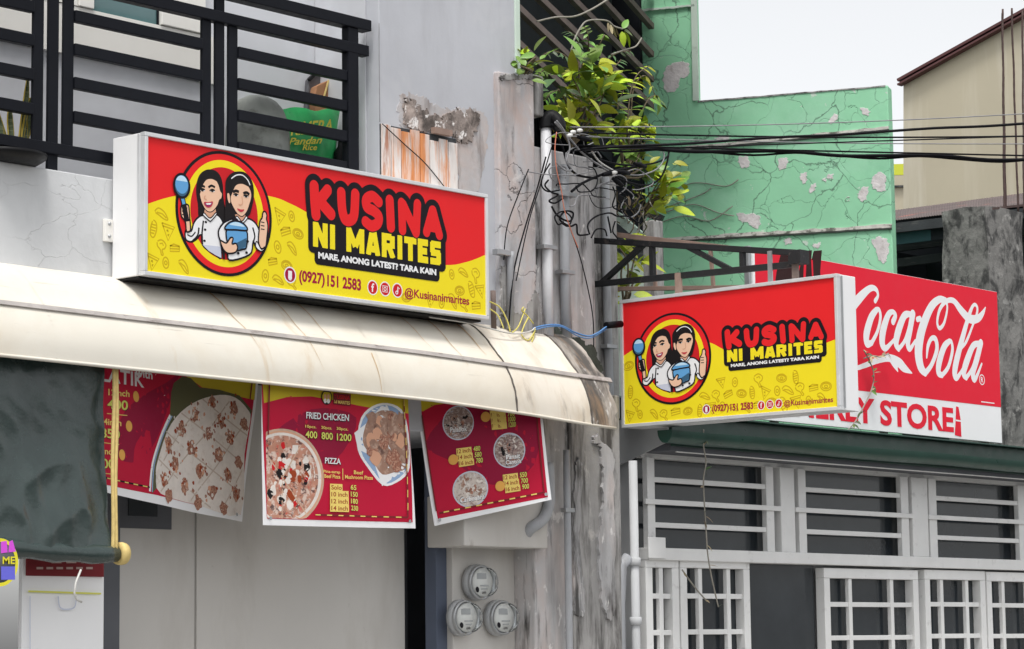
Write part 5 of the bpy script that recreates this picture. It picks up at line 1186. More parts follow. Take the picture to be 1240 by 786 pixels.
# lower row: casements with small grilles
def casement(p0, p1, n, top=676, tilt=0.0):
    z1 = Z((p0 + p1) / 2, top + ((p0 + p1) / 2 - 870) * 0.035, WY); z0 = 1.05
    a, b = X(p0, 700, WY), X(p1, 700, WY)
    w = box('window', 'window_glass', st, a + 0.03, b - 0.03, WY + 0.05, WY + 0.06, z0, z1 - 0.03)
    fw = 0.075
    for nm, q in (('frame_top', (a, b, WY - 0.03, WY + 0.049, z1 - fw, z1)), ('frame_side', (a, a + fw, WY - 0.03, WY + 0.049, z0, z1 - fw - 0.001)), ('frame_side', (b - fw, b, WY - 0.03, WY + 0.049, z0, z1 - fw - 0.001))):
        box(nm, 'store_white', w, *q, bevel=0.004)
    for k in range(n):
        x = a + fw + (b - a - 2 * fw) * (k + 0.5) / n
        box('grille_upright', 'store_white', w, x - 0.022, x + 0.022, WY - 0.018, WY + 0.015, z0, z1 - fw - 0.001, bevel=0.003)
    for z in (z1 - 0.27, z1 - 0.52, z1 - 0.77): box('grille_bar', 'store_white', w, a + fw + 0.001, b - fw - 0.001, WY - 0.012, WY + 0.010, z - 0.018, z + 0.018, bevel=0.003)
casement(778, 818, 1, 677); casement(820, 904, 2, 676); casement(994, 1108, 2, 683); casement(1116, 1189, 2, 681); casement(1191, 1262, 2, 681); casement(1266, 1350, 2, 680)
box('dark_opening', 'window_glass', st, X(905, 700, WY), X(993, 700, WY), WY + 0.06, WY + 0.09, 1.05, zb - sill_h - 0.002)
box('lower_wall', 'store_white', st, XS0, XS1, WY - 0.02, WY + 0.09, 0.13, 1.05, bevel=0.005)
# roof edge and half-round gutter
box('roof', 'store_green', st, XS0 - 0.02, XS1, 10.84, 12.1, 3.012, 3.145, bevel=0.005)
box('fascia', 'store_green', st, XS0 - 0.02, XS1, 10.822, 10.838, 2.96, 3.165, bevel=0.003)
box('roof_flashing', 'store_green', st, XS0 - 0.03, XS1, 10.74, 11.3, 3.166, 3.176)
gp = []
for x in np.arange(X(806, 540, 10.75), XS1, 0.4): gp.append(x)
m = MB(); ring = []
for t in np.linspace(0, math.pi, 9): ring.append((10.755 + 0.062 * math.cos(t), 3.055 - 0.085 * math.sin(t)))
m.grid([[Vector((x, y, z + 0.004 * math.sin(x * 3))) for x in gp] for y, z in ring])
m.build('gutter', 'store_green', st, 0, 0.004)
m = MB().add([(gp[0], y, z) for y, z in ring], [tuple(range(len(ring)))]); m.build('gutter_end', 'store_green', st)
box('soffit', 'shop_dark', st, XS0 - 0.02, XS1, 10.84, WY - 0.011, 2.93, 2.984)
m = MB().prism([(XS0 - 0.03, 10.84, 2.99), (XS0 - 0.03, 11.42, 2.80), (XS0 - 0.03, 11.42, 3.16), (XS0 - 0.03, 10.84, 3.16)], (-0.02, 0, 0)); m.build('verge_board', 'meter_grey', st)
box('wire_strip', 'cable_white', st, XS0, XS1, 10.80, 10.812, 2.915, 2.922)
# pale downpipe at the store's corner
dp = thing('drain_pipe', 'pale paint-flaked drain pipe at the left corner of the store', 'pipe', (X(770, 700, 11.02), 11.02, 0.13))
MB().tube([(X(768, 650, 11.02), 11.02, 0.13), (X(768, 650, 11.02), 11.02, 2.86)], 0.030, 14).build('pipe', 'store_wall', dp)
for zz in (2.15, 1.75): MB().lathe((X(768, 650, 11.02), 11.02, zz), [(0.036, 0), (0.042, 0.004), (0.042, 0.05), (0.036, 0.054)], 16).build('collar', 'store_wall', dp)
MB().tube([(X(768, 650, 11.02) - 0.03, 11.05, 2.2), (X(758, 650, 11.02), 11.07, 2.15), (X(756, 650, 11.02), 11.08, 1.9), (X(756, 650, 11.02), 11.08, 0.2)], 0.045, 12).build('branch', 'pvc_grey', dp)

# ================================================================ cola sign on the store roof
CX0, CX1, CZ0, CZ1, CY = 15.31, 18.72, 3.232, 4.488, 11.035
cs_ = thing('billboard_sign', 'large red store sign with white script lettering on the store roof', 'sign', ((CX0 + CX1) / 2, CY, CZ0))
SC = Surf((CX0, CY, CZ0), (1, 0, 0), (0, 0, 1), (0, -1, 0)); CW, CH = CX1 - CX0, CZ1 - CZ0
pan = box('panel', 'ink_white', cs_, CX0, CX1, CY, CY + 0.03, CZ0, CZ1, bevel=0.002)
for a in (CX0 + 0.25, (CX0 + CX1) / 2, CX1 - 0.2): box('support', 'rust_steel', cs_, a, a + 0.05, CY + 0.031, CY + 0.08, 3.177, CZ1 - 0.05)
box('edge_strip', 'sign_white', cs_, CX0 - 0.03, CX0 - 0.002, CY - 0.004, CY + 0.034, CZ0, CZ1)
yb = (SC.st(1047.7, 474.9)[1] + SC.st(1210.6, 492.2)[1]) / 2
P = Print(SC); P.poly([(0.002, yb), (CW - 0.002, yb), (CW - 0.002, CH - 0.002), (0.002, CH - 0.002)], 'cola_red')
C8 = lambda pts: [(1035 + x / 3.93, 340 + y / 3.93) for x, y in pts]
def sk(pts, rs, per=5):
    """pen stroke with swelling width, radii in crop pixels"""
    q = [(*SC.st(*C8([(x, y)])[0]), r * 0.0025) for (x, y), r in zip(pts, rs)]
    return smooth_path(q, per)
STK = [sk([(-75, 330), (-70, 250), (-30, 150), (20, 85), (70, 38), (100, 40), (110, 70), (97, 96)], [8, 16, 18, 16, 11, 8, 6, 8]),
       sk([(-60, 400), (0, 415), (45, 404), (110, 378), (165, 368), (210, 390), (235, 415), (272, 440)], [5, 7, 8, 10, 12, 16, 14, 2]),
       sk([(165, 368), (190, 400), (205, 432)], [8, 11, 2]), sk([(205, 385), (222, 420), (240, 418)], [9, 5, 4]),
       sk([(102, 140), (78, 175), (56, 250), (58, 298), (80, 296)], [10, 14, 16, 13, 9]), sk([(80, 296), (108, 240), (122, 175), (115, 138), (100, 138)], [8, 7, 7, 7, 8]),
       sk([(182, 195), (193, 165), (180, 148), (158, 165), (135, 235), (130, 295), (145, 322), (170, 300), (200, 265)], [11, 9, 8, 12, 16, 15, 10, 7, 5]),
       sk([(262, 158), (235, 168), (208, 235), (196, 295), (208, 325)], [9, 13, 16, 14, 9]), sk([(208, 325), (240, 280), (270, 175)], [8, 7, 7]), sk([(276, 158), (262, 235), (252, 295), (262, 325), (288, 285)], [14, 14, 13, 9, 5]),
       sk([(298, 184), (310, 180)], [9, 9]), 
       sk([(432, 92), (400, 90), (360, 130), (320, 230), (303, 330), (312, 405), (335, 440)], [9, 12, 16, 20, 22, 19, 11]), sk([(335, 440), (365, 400), (390, 330), (385, 280), (365, 275), (348, 310), (342, 365)], [10, 9, 10, 10, 8, 8, 4]),
       sk([(432, 92), (440, 130), (425, 200), (403, 226), (392, 195), (405, 135), (435, 98), (470, 96), (505, 140), (545, 180), (585, 180), (608, 155), (622, 126)], [7, 5, 6, 7, 6, 7, 8, 10, 14, 15, 13, 9, 2]),
       sk([(450, 288), (425, 315), (402, 385), (398, 435), (415, 450)], [9, 13, 15, 13, 9]), sk([(415, 450), (445, 410), (464, 335), (460, 292), (450, 286)], [8, 8, 8, 7, 7]),
       sk([(560, 215), (580, 160), (582, 125), (566, 115), (545, 160), (510, 280), (484, 380), (475, 440), (485, 462), (508, 430), (530, 380)], [5, 6, 6, 6, 9, 13, 15, 14, 10, 6, 4]), sk([(560, 215), (530, 290), (500, 330)], [5, 6, 4]),
       sk([(590, 298), (562, 312), (532, 385), (518, 440), (530, 462)], [9, 12, 15, 13, 9]), sk([(530, 462), (560, 415), (588, 320)], [8, 7, 7]), sk([(600, 296), (580, 375), (562, 440), (572, 470), (604, 395)], [13, 14, 13, 9, 4])]
P.field(d_stroke(STK), 1.2, CW - 0.02, yb + 0.01, CH - 0.02, 0.006, 'white')
c = SC.st(*C8([(605, 471)])[0]); P.ring(c, 0.040, 0.040, 0.008, 'white', 20); P.text('R', [(c[0] - .018, c[1] - .022), (c[0] + .02, c[1] - .022), (c[0] + .02, c[1] + .022), (c[0] - .018, c[1] + .022)], 'white')
P.line(SC.sts([(1188, 486.5), (1204, 488.5)]), 0.008, 'white')
# bottles printed at the far left of the sign
for a, b in ((936, 968), (963, 985), (975, 997)):
    P.poly(SC.sts([(a, 360), (a + 4, 330), (a + 10, 304), (a + 20, 303), (b - 4, 330), (b, 362)]), 'cola_dark')
P.line(SC.sts([(973, 360), (975, 312)]), 0.03, 'cola_red'); P.line(SC.sts([(985, 360), (983, 315)]), 0.02, 'cola_red')
tb = SC.st(1090, 520)[1]
q = [SC.st(962, 508), SC.st(1155, 524), SC.st(1155, 494), SC.st(962, 477)]
P.text('MERLY STORE', [(q[0][0], SC.st(1150, 523.5)[1]), (q[1][0], SC.st(1150, 523.5)[1]), (q[1][0], SC.st(1150, 493.5)[1]), (q[0][0], SC.st(1150, 493.5)[1])], 'cola_red', 0.035)
P.poly(SC.sts([(1156, 527), (1164, 529), (1163, 508), (1160.5, 493), (1157.5, 492), (1157, 508)]), 'cola_red'); P.line(SC.sts([(1157, 509), (1163.5, 510)]), 0.012, 'white')
P.build('print', pan)

# ================================================================ green house wall behind
GC = Vector((18.974, 12.2, 0)); Gd = Vector((-0.375, 0.927, 0)).normalized(); Gn = Vector((-Gd.y, Gd.x, 0)); Gn = Gn if Gn.dot(-GC) > 0 else -Gn
G = lambda px, py: onP(px, py, GC, Gn)
def GL(px, py): return (G(px, py) - GC).dot(Gd)
def gw(L, z, h=0.0): return GC + Gd * L + Vector((0, 0, z)) + Gn * h
gh = thing('green_house', 'mint green house wall with cracked peeling paint', 'building', gw(1.2, 0))
L1, L2, zt1 = GL(841, 60), GL(778, 100), 6.455
m = MB().prism([gw(0, 0), gw(0, zt1), gw(L1, zt1), gw(L1, 8.8), gw(L2, 8.8), gw(L2, 0)], Gn * -0.18); gwall = m.build('wall', 'green_wall', gh, 0.01)
def strip(La, Lb, z0a, z0b, hgt, out, m_, nm, seed=1):
    rr = random.Random(seed); n_ = 26; mb = MB(); lo = []; hi = []
    for k in range(n_ + 1):
        L = La + (Lb - La) * k / n_; z = z0a + (z0b - z0a) * k / n_
        lo.append((L, z - hgt * rr.uniform(0.3, 0.7))); hi.append((L, z + hgt * rr.uniform(0.3, 0.7)))
    for k in range(n_):
        q = [lo[k], lo[k + 1], hi[k + 1], hi[k]]
        mb.add([gw(*p_, out) for p_ in q] + [gw(*p_, -0.01) for p_ in q], [(0, 1, 2, 3), (0, 1, 5, 4), (3, 2, 6, 7)])
    return mb.build(nm, m_, gh)
strip(0.0, L1 + 0.1, 6.075, 6.03, 0.028, 0.012, 'pale_mortar', 'joint', 3)
strip(0.0, L1 + 0.1, 6.055, 6.01, 0.014, 0.016, 'black_mould', 'joint_black_crust', 4)  # black strip just below the mortar joint
strip(0.0, L2 - 0.2, 5.205, 5.215, 0.034, 0.012, 'pale_mortar', 'joint', 5)
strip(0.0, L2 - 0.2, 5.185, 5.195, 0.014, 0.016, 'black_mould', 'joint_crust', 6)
strip(L1 - 0.01, L2 - 0.01, Z and 7.33, 7.33, 0.02, 0.02, 'green_trim', 'joint', 7)
strip(0.02, L1 - 0.02, 6.448, 6.448, 0.012, 0.006, 'old_concrete', 'parapet_crust', 8)
m = MB().prism([gw(L1 - 0.035, 6.456), gw(L1 + 0.02, 6.456), gw(L1 + 0.02, 8.8), gw(L1 - 0.035, 8.8)], Gn * 0.02); m.build('corner_strip', 'green_trim', gh)
patches = [([(1003, 148), (1010, 138), (1015, 141), (1009, 149)], 'bare_plaster'), ([(895, 190), (905, 190), (908, 200), (900, 204), (894, 197)], 'bare_plaster'), ([(943, 192), (954, 192), (952, 202), (944, 206)], 'bare_plaster'),
    ([(969, 212), (976, 209), (977, 219), (972, 223)], 'bare_plaster'), ([(980, 234), (981, 226), (987, 222), (987, 230)], 'bare_plaster'), ([(1002, 212), (1009, 211), (1008, 218), (1002, 217)], 'bare_plaster'),
    ([(1057, 213), (1071, 210), (1072, 230), (1063, 231), (1056, 226)], 'bare_plaster'), ([(1040, 231), (1047, 226), (1052, 229), (1049, 241), (1043, 244), (1039, 238)], 'bare_plaster'),
    ([(893, 258), (905, 259), (918, 260), (921, 272), (915, 277), (905, 270), (895, 267)], 'bare_plaster'), ([(1055, 292), (1064, 287), (1074, 290), (1077, 300), (1072, 318), (1064, 315), (1060, 302)], 'bare_plaster'),
    ([(804, 86), (812, 78), (822, 75), (834, 77), (833, 92), (824, 95), (820, 108), (808, 112), (803, 100)], 'bare_plaster'), ([(866, 168), (873, 165), (884, 166), (883, 169), (870, 170)], 'bare_plaster'),
    ([(1024, 240), (1028, 238), (1028, 243), (1024, 244)], 'bare_plaster'), ([(995, 217), (1000, 216), (1000, 221)], 'bare_plaster'), ([(1042, 130), (1053, 134), (1051, 140), (1045, 138)], 'bare_plaster'), ([(985, 296), (993, 294), (992, 300), (986, 300)], 'bare_plaster'), ([(950, 290), (957, 288), (958, 294), (951, 296)], 'bare_plaster')]
for i, (pl, m_) in enumerate(patches): ragged(pl, 0, 0.003, m_, 'peeled_patch', gwall, 0.008, 40 + i, 5, (GC, Gn))
# thin shoots creeping over the wall
m = MB()
for k, path in enumerate(([(800, 270), (830, 262), (860, 268), (888, 250)], [(806, 240), (830, 225), (850, 222), (880, 226), (895, 218)], [(806, 258), (840, 248), (870, 258), (890, 262)], [(812, 250), (850, 236), (862, 228)])):
    m.tube([G(a, b) + Gn * 0.02 for a, b in smooth_path(path, 5)], 0.005, 5)
tag(m.build('creeper', 'stem_grey', None), 'bare creeping stems spread over the lower green wall', 'plant')

# stair slab, sloping stringer and mossy post between the column and the green wall
sl_ = thing('stair_slab', 'pale green sloping stair slab seen behind the bracket', 'stair', G(760, 420))
P0 = G(760, 300) + Gn * 1.2
pl = lambda px, py: onP(px, py, P0, Gn)
MB().prism([pl(738, 258), pl(748, 256), pl(782, 285), pl(782, 480), pl(738, 480)], Gn * -0.12).build('panel', 'green_trim', sl_, 0.004)
MB().prism([pl(738, 262), pl(786, 303), pl(786, 318), pl(738, 300)], Gn * 0.02).build('dark_band', 'dark_board', sl_)  # dark diagonal band laid over the pale green slab
MB().bar(pl(742, 238) + Gn * 0.1, pl(806, 268) + Gn * 0.1, 0.06, 0.07).build('stringer', 'truss_black', sl_, 0.003)
mp = thing('mossy_post', 'mossy weathered concrete post behind the bracket', 'post', onY(792, 560, 12.5))
pb = onY(791, 300, 12.5)
MB().box(pb.x - 0.06, pb.x + 0.06, 12.44, 12.56, 0, onY(791, 268, 12.5).z).build('shaft', 'old_concrete', mp, 0.012)

# dark covered yard between the two houses: purlins under a sheet roof
yd = thing('covered_yard', 'dark covered yard with rusty sloping purlins between grey and green buildings', 'shed', (15.5, 13.5, 0))
ends = []
for (xl, yl, yr) in ((761, 0, 31), (729, 0, 65), (694, 0, 95), (655, 0, 128), (627, 10, 164), (627, 53, 210)):
    s_ = (yr - yl) / (788 - xl); ends.append((yl - s_ * (xl - 612), yr + 2))
ends = [(ends[0][0] - 70, -38), (ends[0][0] - 35, -4)] + ends
Ls = [onY(612, a, 12.35) for a, b in ends]; Rs = [G(790, b) + Gn * 0.03 for a, b in ends]
for a, b in zip(Ls, Rs): MB().bar(a, b, 0.05, 0.055).build('purlin', 'rust_steel', yd, 0.003)
m = MB()
upv = Vector((-0.2, 0.3, 0.12))
for i in range(len(Ls) - 1): m.add([Ls[i] + upv, Rs[i] + upv, Rs[i + 1] + upv, Ls[i + 1] + upv], [(0, 1, 2, 3)])
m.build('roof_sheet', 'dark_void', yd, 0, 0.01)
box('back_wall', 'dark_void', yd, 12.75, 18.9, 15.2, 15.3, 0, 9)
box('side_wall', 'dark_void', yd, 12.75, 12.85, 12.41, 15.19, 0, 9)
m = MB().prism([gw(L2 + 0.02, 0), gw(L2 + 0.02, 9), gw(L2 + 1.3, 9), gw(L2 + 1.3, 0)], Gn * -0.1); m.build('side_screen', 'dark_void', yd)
m = MB().prism([(12.8, 12.42, 7.55), (17.9, 12.9, 7.55), (18.05, 15.1, 7.7), (12.8, 15.1, 7.7)], (0, 0, 0.1)); m.build('shading_eave', 'dark_board', yd)  # unseen overhang, added and sized to shade the tall green wall

# ================================================================ background on the right
bh = thing('beige_house', 'beige rendered house with sloping maroon roof edge', 'building', onX(1150, 480, 24.0))
BX = 24.0; bx = lambda px, py: onX(px, py, BX)
m = MB().prism([bx(1094, 420), bx(1094, 103), bx(1420, -78), bx(1420, 420)], (5, 0, 0)); m.build('wall', 'beige_wall', bh)
for off, th, mt in ((0.05, 0.03, 'maroon_metal'), (0.0, 0.02, 'maroon_metal')):
    MB().bar(bx(1092, 104) + Vector((-0.05, 0, off)), bx(1420, -78) + Vector((-0.05, 0, off)), 0.09, th).build('roof_edge', mt, bh)
MB().prism([bx(1092, 104) + Vector((0, 0, 0.03)), bx(1420, -78) + Vector((0, 0, 0.03)), bx(1420, -78) + Vector((5, 0, 0.03)), bx(1092, 104) + Vector((5, 0, 0.03))], (0, 0, 0.04)).build('roof', 'maroon_metal', bh)
lh = thing('lime_house', 'distant low wall with lime yellow band between green and beige houses', 'building', onX(1085, 500, 32.0))
lx = lambda px, py: onX(px, py, 32.0)
MB().prism([lx(1040, 213), lx(1110, 212), lx(1110, 460), lx(1040, 460)], (2, 0, 0)).build('wall', 'beige_wall', lh)
MB().prism([lx(1040, 200), lx(1110, 198), lx(1110, 211.6), lx(1040, 212.6)], (2, 0, 0)).build('lime_band', 'lime_wall', lh)
MB().prism([lx(1040, 226), lx(1110, 224.5), lx(1110, 226.5), lx(1040, 228)], (-0.05, 0, 0)).build('ledge', 'dark_board', lh)
sh = thing('rusty_shed', 'dark open shed with rusty brown sheet roof beside the green wall', 'shed', onX(1140, 520, 20.6))
ex = 20.6
e0, e1_ = onX(1070, 268.5, ex), onX(1262, 246, ex); r0, r1_ = onX(1070, 256.5, 22.4), onX(1262, 231, 22.4)
rows = []
for j in range(5):
    v = j / 4; rows.append([e0.lerp(r0, v).lerp(e1_.lerp(r1_, v), k / 120) + Vector((0, 0, 0.003 * math.cos(k * math.pi))) for k in range(121)])
MB().grid(rows, 0, False).build('roof_sheet', 'rust_roof', sh, 0, 0.004)
MB().bar(e0 + Vector((0.03, 0, -0.07)), e1_ + Vector((0.03, 0, -0.07)), 0.05, 0.09).build('eave_beam', 'dark_board', sh)
MB().bar(onX(1070, 290, ex + .1), onX(1128, 283, ex + .1), 0.03, 0.13).build('teal_board', 'teal_board', sh)
MB().bar(onX(1128.5, 283, ex + .1), onX(1262, 267, ex + .1), 0.03, 0.13).build('fascia_board', 'dark_void', sh)
for (a, b, c_, d) in ((1070, 302, 1262, 277), (1070, 321, 1262, 296)): MB().bar(onX(a, b, ex + 0.5), onX(c_, d, ex + 0.5), 0.06, 0.08).build('rafter', 'dark_board', sh)
rb_ = (r0 + r1_) / 2
box('back_wall', 'dark_void', sh, 22.3, 22.4, min(e1_.y, e0.y) - 0.3, e0.y + 1.5, 0, r0.z - 0.05)
box('end_wall', 'dark_void', sh, 20.7, 22.28, e1_.y - 0.3, e1_.y - 0.2, 0, e0.z - 0.1); box('end_wall', 'dark_void', sh, 20.7, 22.28, e0.y + 0.6, e0.y + 0.7, 0, e0.z - 0.1)
# raw concrete column with starter bars
KY = 11.62
k0, k1 = X(1199, 400, KY), X(1199, 400, KY) + 0.62; kz = Z(1215, 251, KY)
kc = thing('concrete_column', 'raw dark concrete column with tall starter bars beside the billboard', 'column', ((k0 + k1) / 2, KY + 0.25, 0))
rr = random.Random(77); vs = []
NZ = 26
ringxy = [(k0, KY), (k0 + 0.2, KY), (k0 + 0.4, KY), (k1, KY), (k1, KY + 0.45), (k0 + 0.3, KY + 0.45), (k0, KY + 0.45), (k0, KY + 0.22)]
for j in range(NZ + 1):
    for (x, y) in ringxy: vs.append(Vector((x + rr.uniform(-.012, .012), y + rr.uniform(-.012, .012), kz * j / NZ + (rr.uniform(-.03, .0) if j == NZ else 0))))
n_ = len(ringxy)
fs = [(j * n_ + k, j * n_ + (k + 1) % n_, (j + 1) * n_ + (k + 1) % n_, (j + 1) * n_ + k) for j in range(NZ) for k in range(n_)] + [tuple(NZ * n_ + k for k in range(n_))]
MB().add(vs, fs).build('shaft', 'dark_concrete', kc)
for (x0, y0, x1, y1, dy) in ((1216, 258, 1214, 11, 0.06), (1218, 258, 1213.5, 16, 0.12), (1233, 258, 1225, 10, 0.06), (1240, 258, 1238, 13, 0.1), (1262, 258, 1262, 20, 0.1)):
    a, b = onY(x0, y0, KY + dy), onY(x1, y1, KY + dy); N_ = 40
    MB().tube([a.lerp(b, k / N_) + Vector((0.004 * math.sin(k * 0.5), 0, 0)) for k in range(N_ + 1)], [0.010 + 0.0015 * (k % 2) for k in range(N_ + 1)], 6).build('starter_bar', 'rebar', kc)
MB().bar(onY(1200, 253, KY + 0.02), onY(1262, 246, KY + 0.02), 0.03, 0.02).build('tie_rod', 'rebar', kc)

# ================================================================ pipes on the columns
def pipe(label, pts, r, m_, clamps=(), name='conduit_pipe'):
    t = thing(name, label, 'pipe', Vector(pts[-1]))
    MB().tube(pts, r, 12).build('pipe', m_, t)
    for p in clamps:
        p = Vector(p); MB().box(p.x - r * 1.9, p.x + r * 1.9, p.y - r * 1.12, p.y + r * 0.9, p.z - 0.014, p.z + 0.014).build('clamp', 'zinc', t, 0.003)
    return t
Y1 = YW - 0.03
w0 = pipe('white service pipe with curved black cap on the grey column', [onY(661, 152, Y1), onY(662, 240, Y1), onY(663, 330, Y1), onY(664.5, 425, Y1)], 0.036, 'pvc_white', [onY(662, 300, Y1)])
hp = smooth_path([tuple(onY(661, 156, Y1)), tuple(onY(661.5, 146, Y1)), tuple(onY(668, 141, Y1 - 0.02)), tuple(onY(676, 148, Y1 - 0.06)), tuple(onY(677, 156, Y1 - 0.07))], 4)
MB().tube(hp, 0.046, 12).build('weather_cap', 'plastic_black', w0)
pipe('grey conduit beside the white service pipe', [onY(683, 200, Y1), onY(684, 330, Y1), onY(686, 425, Y1)], 0.034, 'pvc_grey', [onY(686, 236, Y1), onY(684, 330, Y1)])
pipe('short grey stub pipe beside the long sign', [onY(618, 305, PY - 0.03), onY(618, 312, PY - 0.03), onY(617.5, 398, PY - 0.03)], 0.024, 'pvc_grey')
pipe('thin dark pipe stub behind the end of the long sign', [onY(597, 352, PY - 0.02), onY(598, 398, PY - 0.02)], 0.018, 'rust_steel')
Y2 = YW - 0.05
pipe('tall grey conduit running down the outer column past the awning', [onY(733, 215, 11.40), onY(734, 330, 11.40), onY(737, 430, 11.40), onY(739, 500, 11.40), onY(741, 560, 11.40), onY(743, 745, 11.40), Vector((onY(743, 745, 11.40).x, 11.40, 0.13))], 0.030, 'pvc_grey', [onY(737, 420, 11.40), onY(741, 588, 11.40)])
pipe('thin conduit under the awning end with metal clamp', [onY(686, 545, 10.98), onY(687, 620, 10.98), onY(689, 745, 10.98), Vector((onY(689, 745, 10.98).x, 10.98, 0.13))], 0.024, 'pvc_grey', [onY(687, 618, 10.98)])
pipe('thick black elbow pipe curving below the tilted banner', smooth_path([tuple(onY(664, 560, 10.97)), tuple(onY(665, 605, 10.97)), tuple(onY(658, 628, 10.97)), tuple(onY(642, 640, 10.99)), tuple(onY(636, 650, 11.06))], 5), 0.038, 'pvc_grey', name='elbow_pipe')
# junction: small metal box with bolts on the conduit
jb = thing('junction_bracket', 'small zinc clamp plate on the grey conduit in the cable tangle', 'bracket', onY(680, 236, Y1))
box('plate', 'zinc', jb, X(671, 236, Y1 - .05), X(689, 236, Y1 - .05), Y1 - 0.055, Y1 - 0.042, Z(680, 239, Y1), Z(680, 232, Y1), bevel=0.003)
sb_ = thing('pipe_bracket', 'flat grey bracket arm over the stub pipe', 'bracket', onY(610, 306, PY - 0.03))
box('arm', 'zinc', sb_, X(600, 306, PY - .03), X(619, 306, PY - .03), PY - 0.05, PY - 0.001, Z(610, 311, PY), Z(610, 304, PY), bevel=0.004)

# ================================================================ cables
def cable(pts, r, m_, label, group=None, per=6, cat='cable', name='cable'):
    """pts: (px, py, Y) sight points on vertical planes, or Vectors"""
    Q = [tuple(p) if isinstance(p, Vector) else tuple(onY(*p)) for p in pts]
    o = MB().tube([Vector(q) for q in smooth_path(Q, per)], r * 0.68, 6).build(name, m_, None)
    return tag(o, label, cat, group)
# overhead wires leaving to the right, almost square to the view
def over(p0, p1, r, m_, label, wob=0.0, n_=14, sag=0.0):
    a = onY(p0[0], p0[1], YW - 0.12); b = onZ(p1[0], p1[1], a.z + p1[2])
    b2 = a + (b - a) * 1.6
    pts = []
    for k in range(n_ + 1):
        t = k / n_; q = a.lerp(b2, t); q.z += -sag * 4 * t * (1 - t) + wob * math.sin(k * 2.1)
        pts.append(q)
    return tag(MB().tube([Vector(q) for q in smooth_path([tuple(p) for p in pts], 5)], r, 6).build('overhead_wire', m_, None), label, 'wire', 'overhead wires crossing the green wall')
over((700, 178), (1240, 193, 0.10), 0.0128, 'cable_black', 'thick twisted black overhead wire, the lowest across the green wall', 0.012)
over((702, 180), (1240, 195, 0.10), 0.0080, 'cable_black', 'black overhead wire wound round the lowest thick one', -0.014, 17)
over((696, 176), (1240, 188.5, 0.10), 0.0064, 'cable_black', 'straight black overhead wire just above the lowest thick one')
over((700, 181), (1240, 149.5, 0.10), 0.0096, 'cable_black', 'thick black overhead wire rising to the right across the beige wall', 0.004)
over((690, 160), (1240, 157, 0.15), 0.0064, 'cable_black', 'black overhead wire crossing just below the rising thick one', sag=0.05)
over((690, 183), (1240, 165, 0.10), 0.0048, 'cable_black', 'thin black overhead wire at middle height')
over((690, 154), (1240, 128, 0.20), 0.0040, 'cable_grey', 'thin grey overhead wire, the uppermost across the green wall', sag=0.06)
over((690, 165), (1240, 168, 0.15), 0.0040, 'cable_grey', 'thin grey overhead wire just above the thick bundle', sag=0.04)
# tangle at the column head
rr = random.Random(5)
GT = 'cables tangled at the column head'
def tang(pts, r, m_, lab, dy=0.0): return cable([(a, b, YW - 0.10 - dy) for a, b in pts], r, m_, lab, GT)
LBK, LGY = 'black cable looping in the tangle at the column head', 'grey cable looping in the tangle at the column head'
tang([(668, 150), (680, 175), (688, 200), (700, 212), (722, 216)], 0.012, 'cable_black', LBK)
tang([(672, 148), (690, 168), (705, 185), (725, 200), (742, 210)], 0.010, 'cable_grey', LGY, 0.03)
tang([(674, 146), (684, 160), (690, 178), (686, 195), (692, 205), (684, 206), (672, 196)], 0.009, 'cable_grey', LGY, 0.05)
tang([(676, 150), (695, 175), (715, 188), (735, 196), (760, 200), (790, 198), (808, 190), (810, 178)], 0.010, 'cable_black', LBK, 0.02)
tang([(692, 232), (705, 222), (725, 213), (742, 207), (760, 204), (775, 200)], 0.014, 'cable_black', LBK, 0.06)
tang([(640, 208), (660, 211), (690, 212), (722, 207)], 0.006, 'cable_grey', LGY, 0.07)
tang([(715, 180), (725, 195), (740, 205), (748, 208)], 0.009, 'cable_white', 'white cable looping in the tangle at the column head', 0.05)
tang([(664, 218), (660, 225), (668, 233), (676, 236), (665, 243), (672, 246), (682, 240)], 0.009, 'cable_black', LBK, 0.06)
tang([(668, 250), (676, 262), (690, 268), (694, 258), (684, 256), (678, 266), (690, 274), (698, 272), (700, 284), (712, 284)], 0.010, 'cable_black', LBK, 0.06)
tang([(666, 198), (658, 212), (656, 225), (664, 232), (678, 230)], 0.008, 'cable_black', LBK, 0.04)
tang([(682, 268), (676, 272), (672, 262), (682, 256), (692, 264), (688, 274), (680, 270)], 0.008, 'cable_black', LBK, 0.08)
tang([(690, 250), (696, 248), (700, 238), (712, 236), (722, 236), (726, 225), (740, 220), (748, 222)], 0.007, 'cable_grey', LGY, 0.06)
tang([(714, 284), (712, 272), (722, 262), (738, 258), (748, 262), (760, 262), (770, 268)], 0.009, 'cable_black', LBK, 0.08)
tang([(716, 288), (722, 278), (732, 278), (735, 286)], 0.008, 'cable_black', LBK, 0.08)
tang([(742, 226), (745, 236), (742, 250), (752, 256), (765, 266), (775, 270)], 0.008, 'cable_black', LBK, 0.0)
tang([(758, 240), (752, 252), (760, 264), (772, 258), (776, 248)], 0.007, 'cable_grey', LGY, 0.0)
tang([(780, 178), (800, 180), (804, 192), (795, 205), (775, 212), (755, 211)], 0.008, 'cable_grey', LGY, 0.03)
tang([(810, 180), (808, 196), (800, 215), (785, 224), (765, 222), (745, 214)], 0.010, 'cable_black', LBK, 0.0)
tang([(745, 268), (742, 280), (748, 290), (738, 292)], 0.008, 'cable_black', LBK, 0.05)
tang([(736, 262), (740, 282)], 0.009, 'cable_black', LBK, 0.05)
